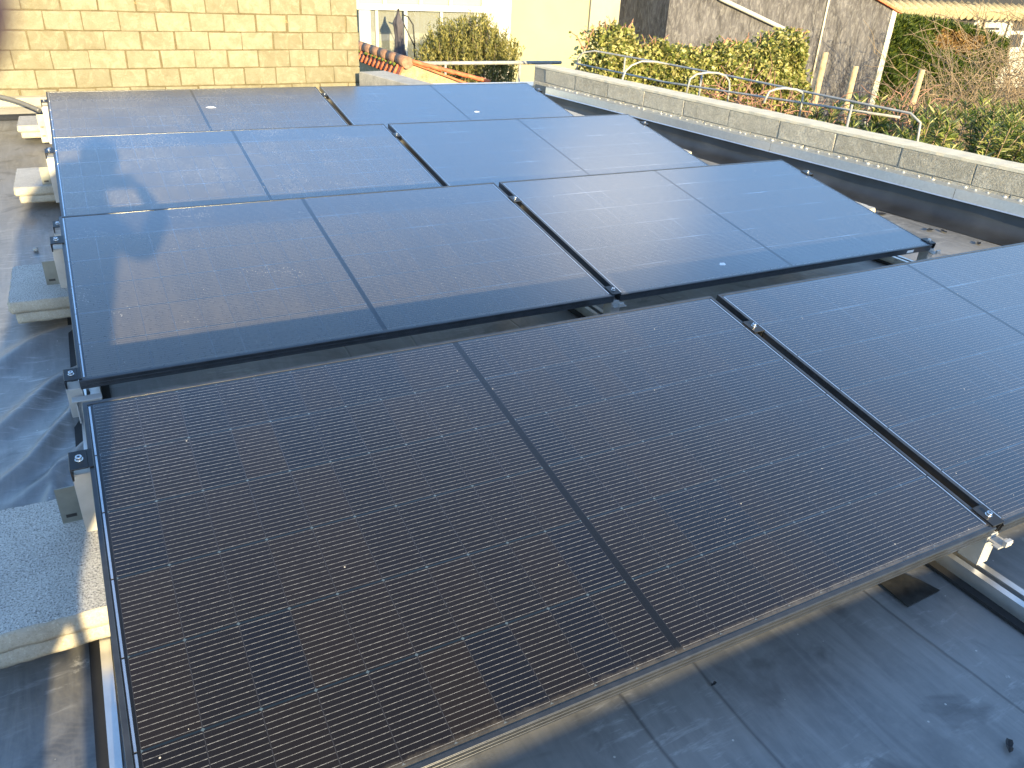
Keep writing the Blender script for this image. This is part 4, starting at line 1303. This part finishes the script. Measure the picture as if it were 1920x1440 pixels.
twiggy((15.9, 9.0, gz - 0.25), 'big tangle of bare brown branches in front of the hedge', 31, 330, 2.6, 1.9, M['twig'], grp='bare shrubs at the right')
twiggy((19.2, 10.5, gz), 'bare pale branches rising at the right edge before the cottage', 32, 260, 2.4, 2.8, M['twig'], grp='bare shrubs at the right')
twiggy((13.6, 7.5, gz - 0.35), 'low bare brush between the oleander and the hedge', 33, 190, 2.2, 1.5, M['twig'], grp='bare shrubs at the right')

def thuja():
    g_ = np.random.default_rng(41)
    root = empty('clipped_hedge', (22.8, 15.6, gz))
    n = 60000
    x = g_.uniform(20.25, 26.3, n)
    top = 0.24 - 0.03 * np.maximum(0, x - 21) - 0.022 * np.maximum(0, x - 22) ** 2 + 0.025 * np.sin(x * 7) + 0.02 * np.sin(x * 17)
    face = g_.uniform(0, 1, n)
    z = np.where(face < 0.75, top - g_.uniform(0, 1, n) ** 1.1 * 2.5, top + g_.normal(size=n) * 0.035)
    y = np.where(face < 0.75, g_.exponential(0.06, n) + 0.09 * np.sin(z * 5 + x * 2) + 0.05 * np.sin(z * 13 + x * 9), g_.uniform(0, 1.4, n))
    P = np.stack([x - 22.8, y, z - gz], 1)
    A = np.stack([g_.normal(size=n) * 0.5, -0.3 + g_.normal(size=n) * 0.35, 0.8 + g_.normal(size=n) * 0.3], 1)
    ed = np.sin(x * 9 + z * 5) * 0.12
    dry = (np.abs(x - 23.75 - 0.35 * (z + 0.3)) < 1.05 + ed) & (z < top - 0.14) & (z > top - 0.70 + ed * 0.6) & (g_.uniform(0, 1, n) < 0.93) & (face < 0.75)
    L_ = g_.uniform(0.10, 0.19, n); Wd = g_.uniform(0.03, 0.055, n)
    leaves_mesh('foliage', P[~dry], A[~dry], L_[~dry], Wd[~dry], M['thuja_leaf'], root, 42)
    leaves_mesh('dry_foliage', P[dry], A[dry], L_[dry], Wd[dry], M['dry_leaf'], root, 43)
    return tag(root, 'clipped dark green hedge with a dried brown patch beside the quoin', 'hedge')
thuja()

def oleander(x, y, top, label, seed, ns=22, spread=0.46):
    g_ = np.random.default_rng(seed)
    root = empty('oleander', (x, y, gz))
    P = []; A = []; tw = []
    H = top - gz
    for i in range(ns):
        bx, by = g_.normal() * 0.12, g_.normal() * 0.1
        tx, ty = bx + g_.normal() * spread, by + g_.normal() * spread * 0.6
        h = H * g_.uniform(0.86, 1.0) - 0.1 * abs(tx)
        pts = [(bx + (tx - bx) * t_ ** 1.6, by + (ty - by) * t_ ** 1.6, h * t_) for t_ in np.linspace(0, 1, 9)]
        tw.append(pts)
        for wv_ in range(38):
            t_ = 1 - 0.34 * (wv_ / 37)
            c = np.array([bx + (tx - bx) * t_ ** 1.6, by + (ty - by) * t_ ** 1.6, h * t_])
            for j in range(5):
                a = g_.uniform(0, 2 * math.pi)
                up = 0.9 if wv_ < 5 else g_.uniform(-0.1, 0.7)
                P.append(c); A.append((math.cos(a), math.sin(a), up))
    n = len(P)
    leaves_mesh('foliage', np.array(P), np.array(A, float), g_.uniform(0.07, 0.135, n), g_.uniform(0.012, 0.021, n), M['oleander_leaf'], root, seed + 1, 0.25)
    twig_mesh('stems', tw, M['twig'], root, 0.014, 0.006, 5)
    return tag(root, label, 'shrub', 'oleanders behind the grey parapet')
OL = [(6.55, 4.15, -0.12, 'small oleander at the left end of the row, below the stakes'), (6.85, 3.75, 0.02, 'oleander second from the left, next to the small one'),
      (7.35, 4.3, 0.12, 'oleander in front of the quoin of the grey gable'), (7.0, 3.15, -0.08, 'low oleander close against the grey parapet'),
      (8.0, 4.2, 0.17, 'tall oleander below the pale stake'), (7.75, 3.3, 0.0, 'oleander in the middle of the front rank'),
      (8.8, 4.35, 0.18, 'tall oleander before the tangle of bare branches'), (8.55, 3.2, 0.0, 'oleander right of the middle of the front rank'),
      (9.5, 4.1, 0.15, 'tall oleander near the right picture edge'), (9.2, 3.0, -0.1, 'oleander low at the right picture edge'),
      (6.55, 4.75, -0.06, 'oleander rising beside the end of the white railing'), (7.1, 5.1, 0.02, 'oleander behind the end of the white railing, under the shortest stake'),
      (7.7, 4.95, 0.12, 'oleander left of the pale stake, below the quoin'), (6.25, 3.45, -0.2, 'low oleander against the parapet, farthest left of the front rank'),
      (7.6, 2.45, -0.30, 'lowest oleander, peeping over the coping near the right edge'), (8.4, 2.4, -0.3, 'lowest oleander cut by the right picture edge')]
for i, (x, y, tz, lb) in enumerate(OL): oleander(x, y, tz, lb, 60 + 3 * i)

# undergrowth on the garden ground just beyond the parapet
g_ = np.random.default_rng(77); n = 9000
P = np.stack([g_.uniform(5.2, 12, n), g_.uniform(2.2, 9, n), gz + g_.uniform(0.2, 1.9, n) * g_.uniform(0.3, 1, n)], 1)
P = P[P[:, 0] > 4.42 + (6.87 - P[:, 1]) * 0.1093 + 0.55]
ug = leaves_mesh('undergrowth', P, np.stack([g_.normal(size=len(P)), g_.normal(size=len(P)), g_.uniform(0, 1, len(P))], 1), g_.uniform(0.06, 0.14, len(P)), g_.uniform(0.03, 0.06, len(P)), M['oleander_leaf'], None, 78)
tag(ug, 'tangled green undergrowth on the garden floor', 'undergrowth', kind='stuff')

# ------------------------------------------------------------------ the photographer, on a ladder at the roof edge, whose shadow falls on the panels
def skin_body(name, verts, edges, radii, mat, parent, sub=2, root_i=0):
    me = bpy.data.meshes.new(name)
    me.from_pydata([Vector(v) for v in verts], edges, [])
    o2 = bpy.data.objects.new(name, me); COL.objects.link(o2); o2.parent = parent
    md = o2.modifiers.new('skin', 'SKIN')
    md.use_smooth_shade = True
    sv = me.skin_vertices[0].data
    for i, r_ in enumerate(radii):
        sv[i].radius = (r_, r_) if not isinstance(r_, tuple) else r_
        sv[i].use_root = (i == root_i)
    ss = o2.modifiers.new('sub', 'SUBSURF'); ss.levels = sub; ss.render_levels = sub
    me.materials.append(mat)
    return o2

pe = empty('person', (-0.25, -1.50, gz))
def Q(x, y, z): return (x + 0.25, y + 1.50, z - gz)
V_ = [Q(-0.25, -1.52, 0.45), Q(-0.17, -1.48, 0.70), Q(-0.15, -1.42, 0.96), Q(-0.14, -1.33, 1.13), Q(-0.02, -1.24, 1.21), Q(0.03, -1.17, 1.27), Q(0.07, -1.14, 1.335), Q(0.07, -1.15, 1.385),
      Q(0.04, -1.30, 1.12), Q(0.17, -1.20, 0.98), Q(0.27, -0.98, 1.06), Q(0.23, -0.835, 1.135),               # right arm
      Q(-0.27, -1.36, 1.16), Q(-0.30, -1.18, 0.93), Q(-0.12, -0.95, 1.02), Q(0.03, -0.835, 1.125),                  # left arm
      Q(-0.26, -1.54, 0.38), Q(-0.24, -1.45, 0.0), Q(-0.22, -1.52, -0.42), Q(-0.22, -1.44, -0.47),
      Q(-0.40, -1.54, 0.40), Q(-0.41, -1.47, 0.02), Q(-0.40, -1.55, -0.42), Q(-0.40, -1.46, -0.47),
      Q(-0.06, -1.26, 1.29), Q(-0.02, -1.21, 1.37)]
E_ = [(0, 1), (1, 2), (2, 3), (3, 4), (4, 5), (5, 6), (6, 7), (3, 8), (8, 9), (9, 10), (10, 11), (3, 12), (12, 13), (13, 14), (14, 15), (0, 16), (16, 17), (17, 18), (18, 19), (0, 20), (20, 21), (21, 22), (22, 23), (3, 24), (24, 25)]
Rr = [0.15, 0.19, 0.20, 0.18, 0.09, 0.085, 0.095, 0.075, 0.065, 0.048, 0.038, 0.028, 0.10, 0.06, 0.038, 0.028, 0.075, 0.06, 0.045, 0.04, 0.085, 0.06, 0.045, 0.04, 0.11, 0.08]
skin_body('body', V_, E_, Rr, M['jacket'], pe)
def hand(base, tips, mat):
    for tp in tips:
        b0 = Vector(base); t0 = Vector(tp)
        mid = b0.lerp(t0, 0.5) + Vector((0, 0.006, 0.008))
        skin_body('finger', [b0, b0.lerp(mid, 0.6), mid, t0], [(0, 1), (1, 2), (2, 3)], [0.010, 0.0095, 0.009, 0.007], mat, pe, 1)
hand(Q(0.225, -0.83, 1.14), [Q(0.200, -0.785, 1.185), Q(0.205, -0.784, 1.168), Q(0.206, -0.784, 1.152), Q(0.206, -0.785, 1.136), Q(0.180, -0.80, 1.112)], M['skin'])
hand(Q(0.02, -0.83, 1.13), [Q(0.045, -0.784, 1.165), Q(0.044, -0.784, 1.150), Q(0.045, -0.784, 1.135), Q(0.065, -0.80, 1.110)], M['skin'])
ph = MB(); ph.box(*Q(0.048, -0.796, 1.112), *Q(0.198, -0.788, 1.186)); ph.build('phone', M['phone'], pe, 0.004)
hd = bmesh.new(); bmesh.ops.create_uvsphere(hd, u_segments=20, v_segments=14, radius=0.102, matrix=Matrix.Translation(Vector(Q(0.07, -1.165, 1.375))) @ Matrix.Diagonal((0.95, 1.1, 1.05, 1)))
me = bpy.data.meshes.new('hair'); hd.to_mesh(me); hd.free(); me.materials.append(M['hair'])
o = bpy.data.objects.new('hair', me); COL.objects.link(o); o.parent = pe
# fingertip that strays past the lens
fd = Vector((-0.0606, 0.9956, -0.0712))
tipc = CAM_LOC + 0.055 * Vector((-0.081, 0.9945, -0.066)).normalized()
off = tipc - Vector((0, 0, 0))
tipc += 0.0034 * Vector(RM[0]) + 0.0012 * Vector(RM[1])
base = Vector((0.042, -0.783, 1.170))
pts = [base, base.lerp(tipc, 0.45) + Vector((-0.012, 0.012, 0.004)), base.lerp(tipc, 0.8) + Vector((-0.006, 0.008, 0.002)), tipc]
skin_body('finger', [Q(*p) for p in pts], [(0, 1), (1, 2), (2, 3)], [0.009, 0.0088, 0.008, 0.0062], M['skin'], pe, 2)
tag(pe, 'photographer in a dark jacket holding a phone, fingertip at the top left corner', 'person')

ld = empty('ladder', (-0.25, -1.6, gz))
for k, xx in enumerate((-0.112, -0.50)):
    q = MB(); q.hexa([(xx + 0.25 - 0.012, -0.35, 0), (xx + 0.25 + 0.012, -0.35, 0), (xx + 0.25 + 0.012, -0.28, 0), (xx + 0.25 - 0.012, -0.28, 0),
                      (xx + 0.25 - 0.012, 0.19, 0.62 - gz), (xx + 0.25 + 0.012, 0.19, 0.62 - gz), (xx + 0.25 + 0.012, 0.26, 0.62 - gz), (xx + 0.25 - 0.012, 0.26, 0.62 - gz)])
    q.build('stile', M['alu_dull'], ld)
for k in range(11):
    t_ = (k + 1) / 12
    q = MB(); q.tube([(0.105, -0.315 + 0.54 * t_, (0.62 - gz) * t_), (-0.24, -0.315 + 0.54 * t_, (0.62 - gz) * t_)], 0.014, 8); q.build('rung', M['alu_dull'], ld)
tag(ld, 'aluminium ladder the photographer stands on at the front roof edge', 'ladder')
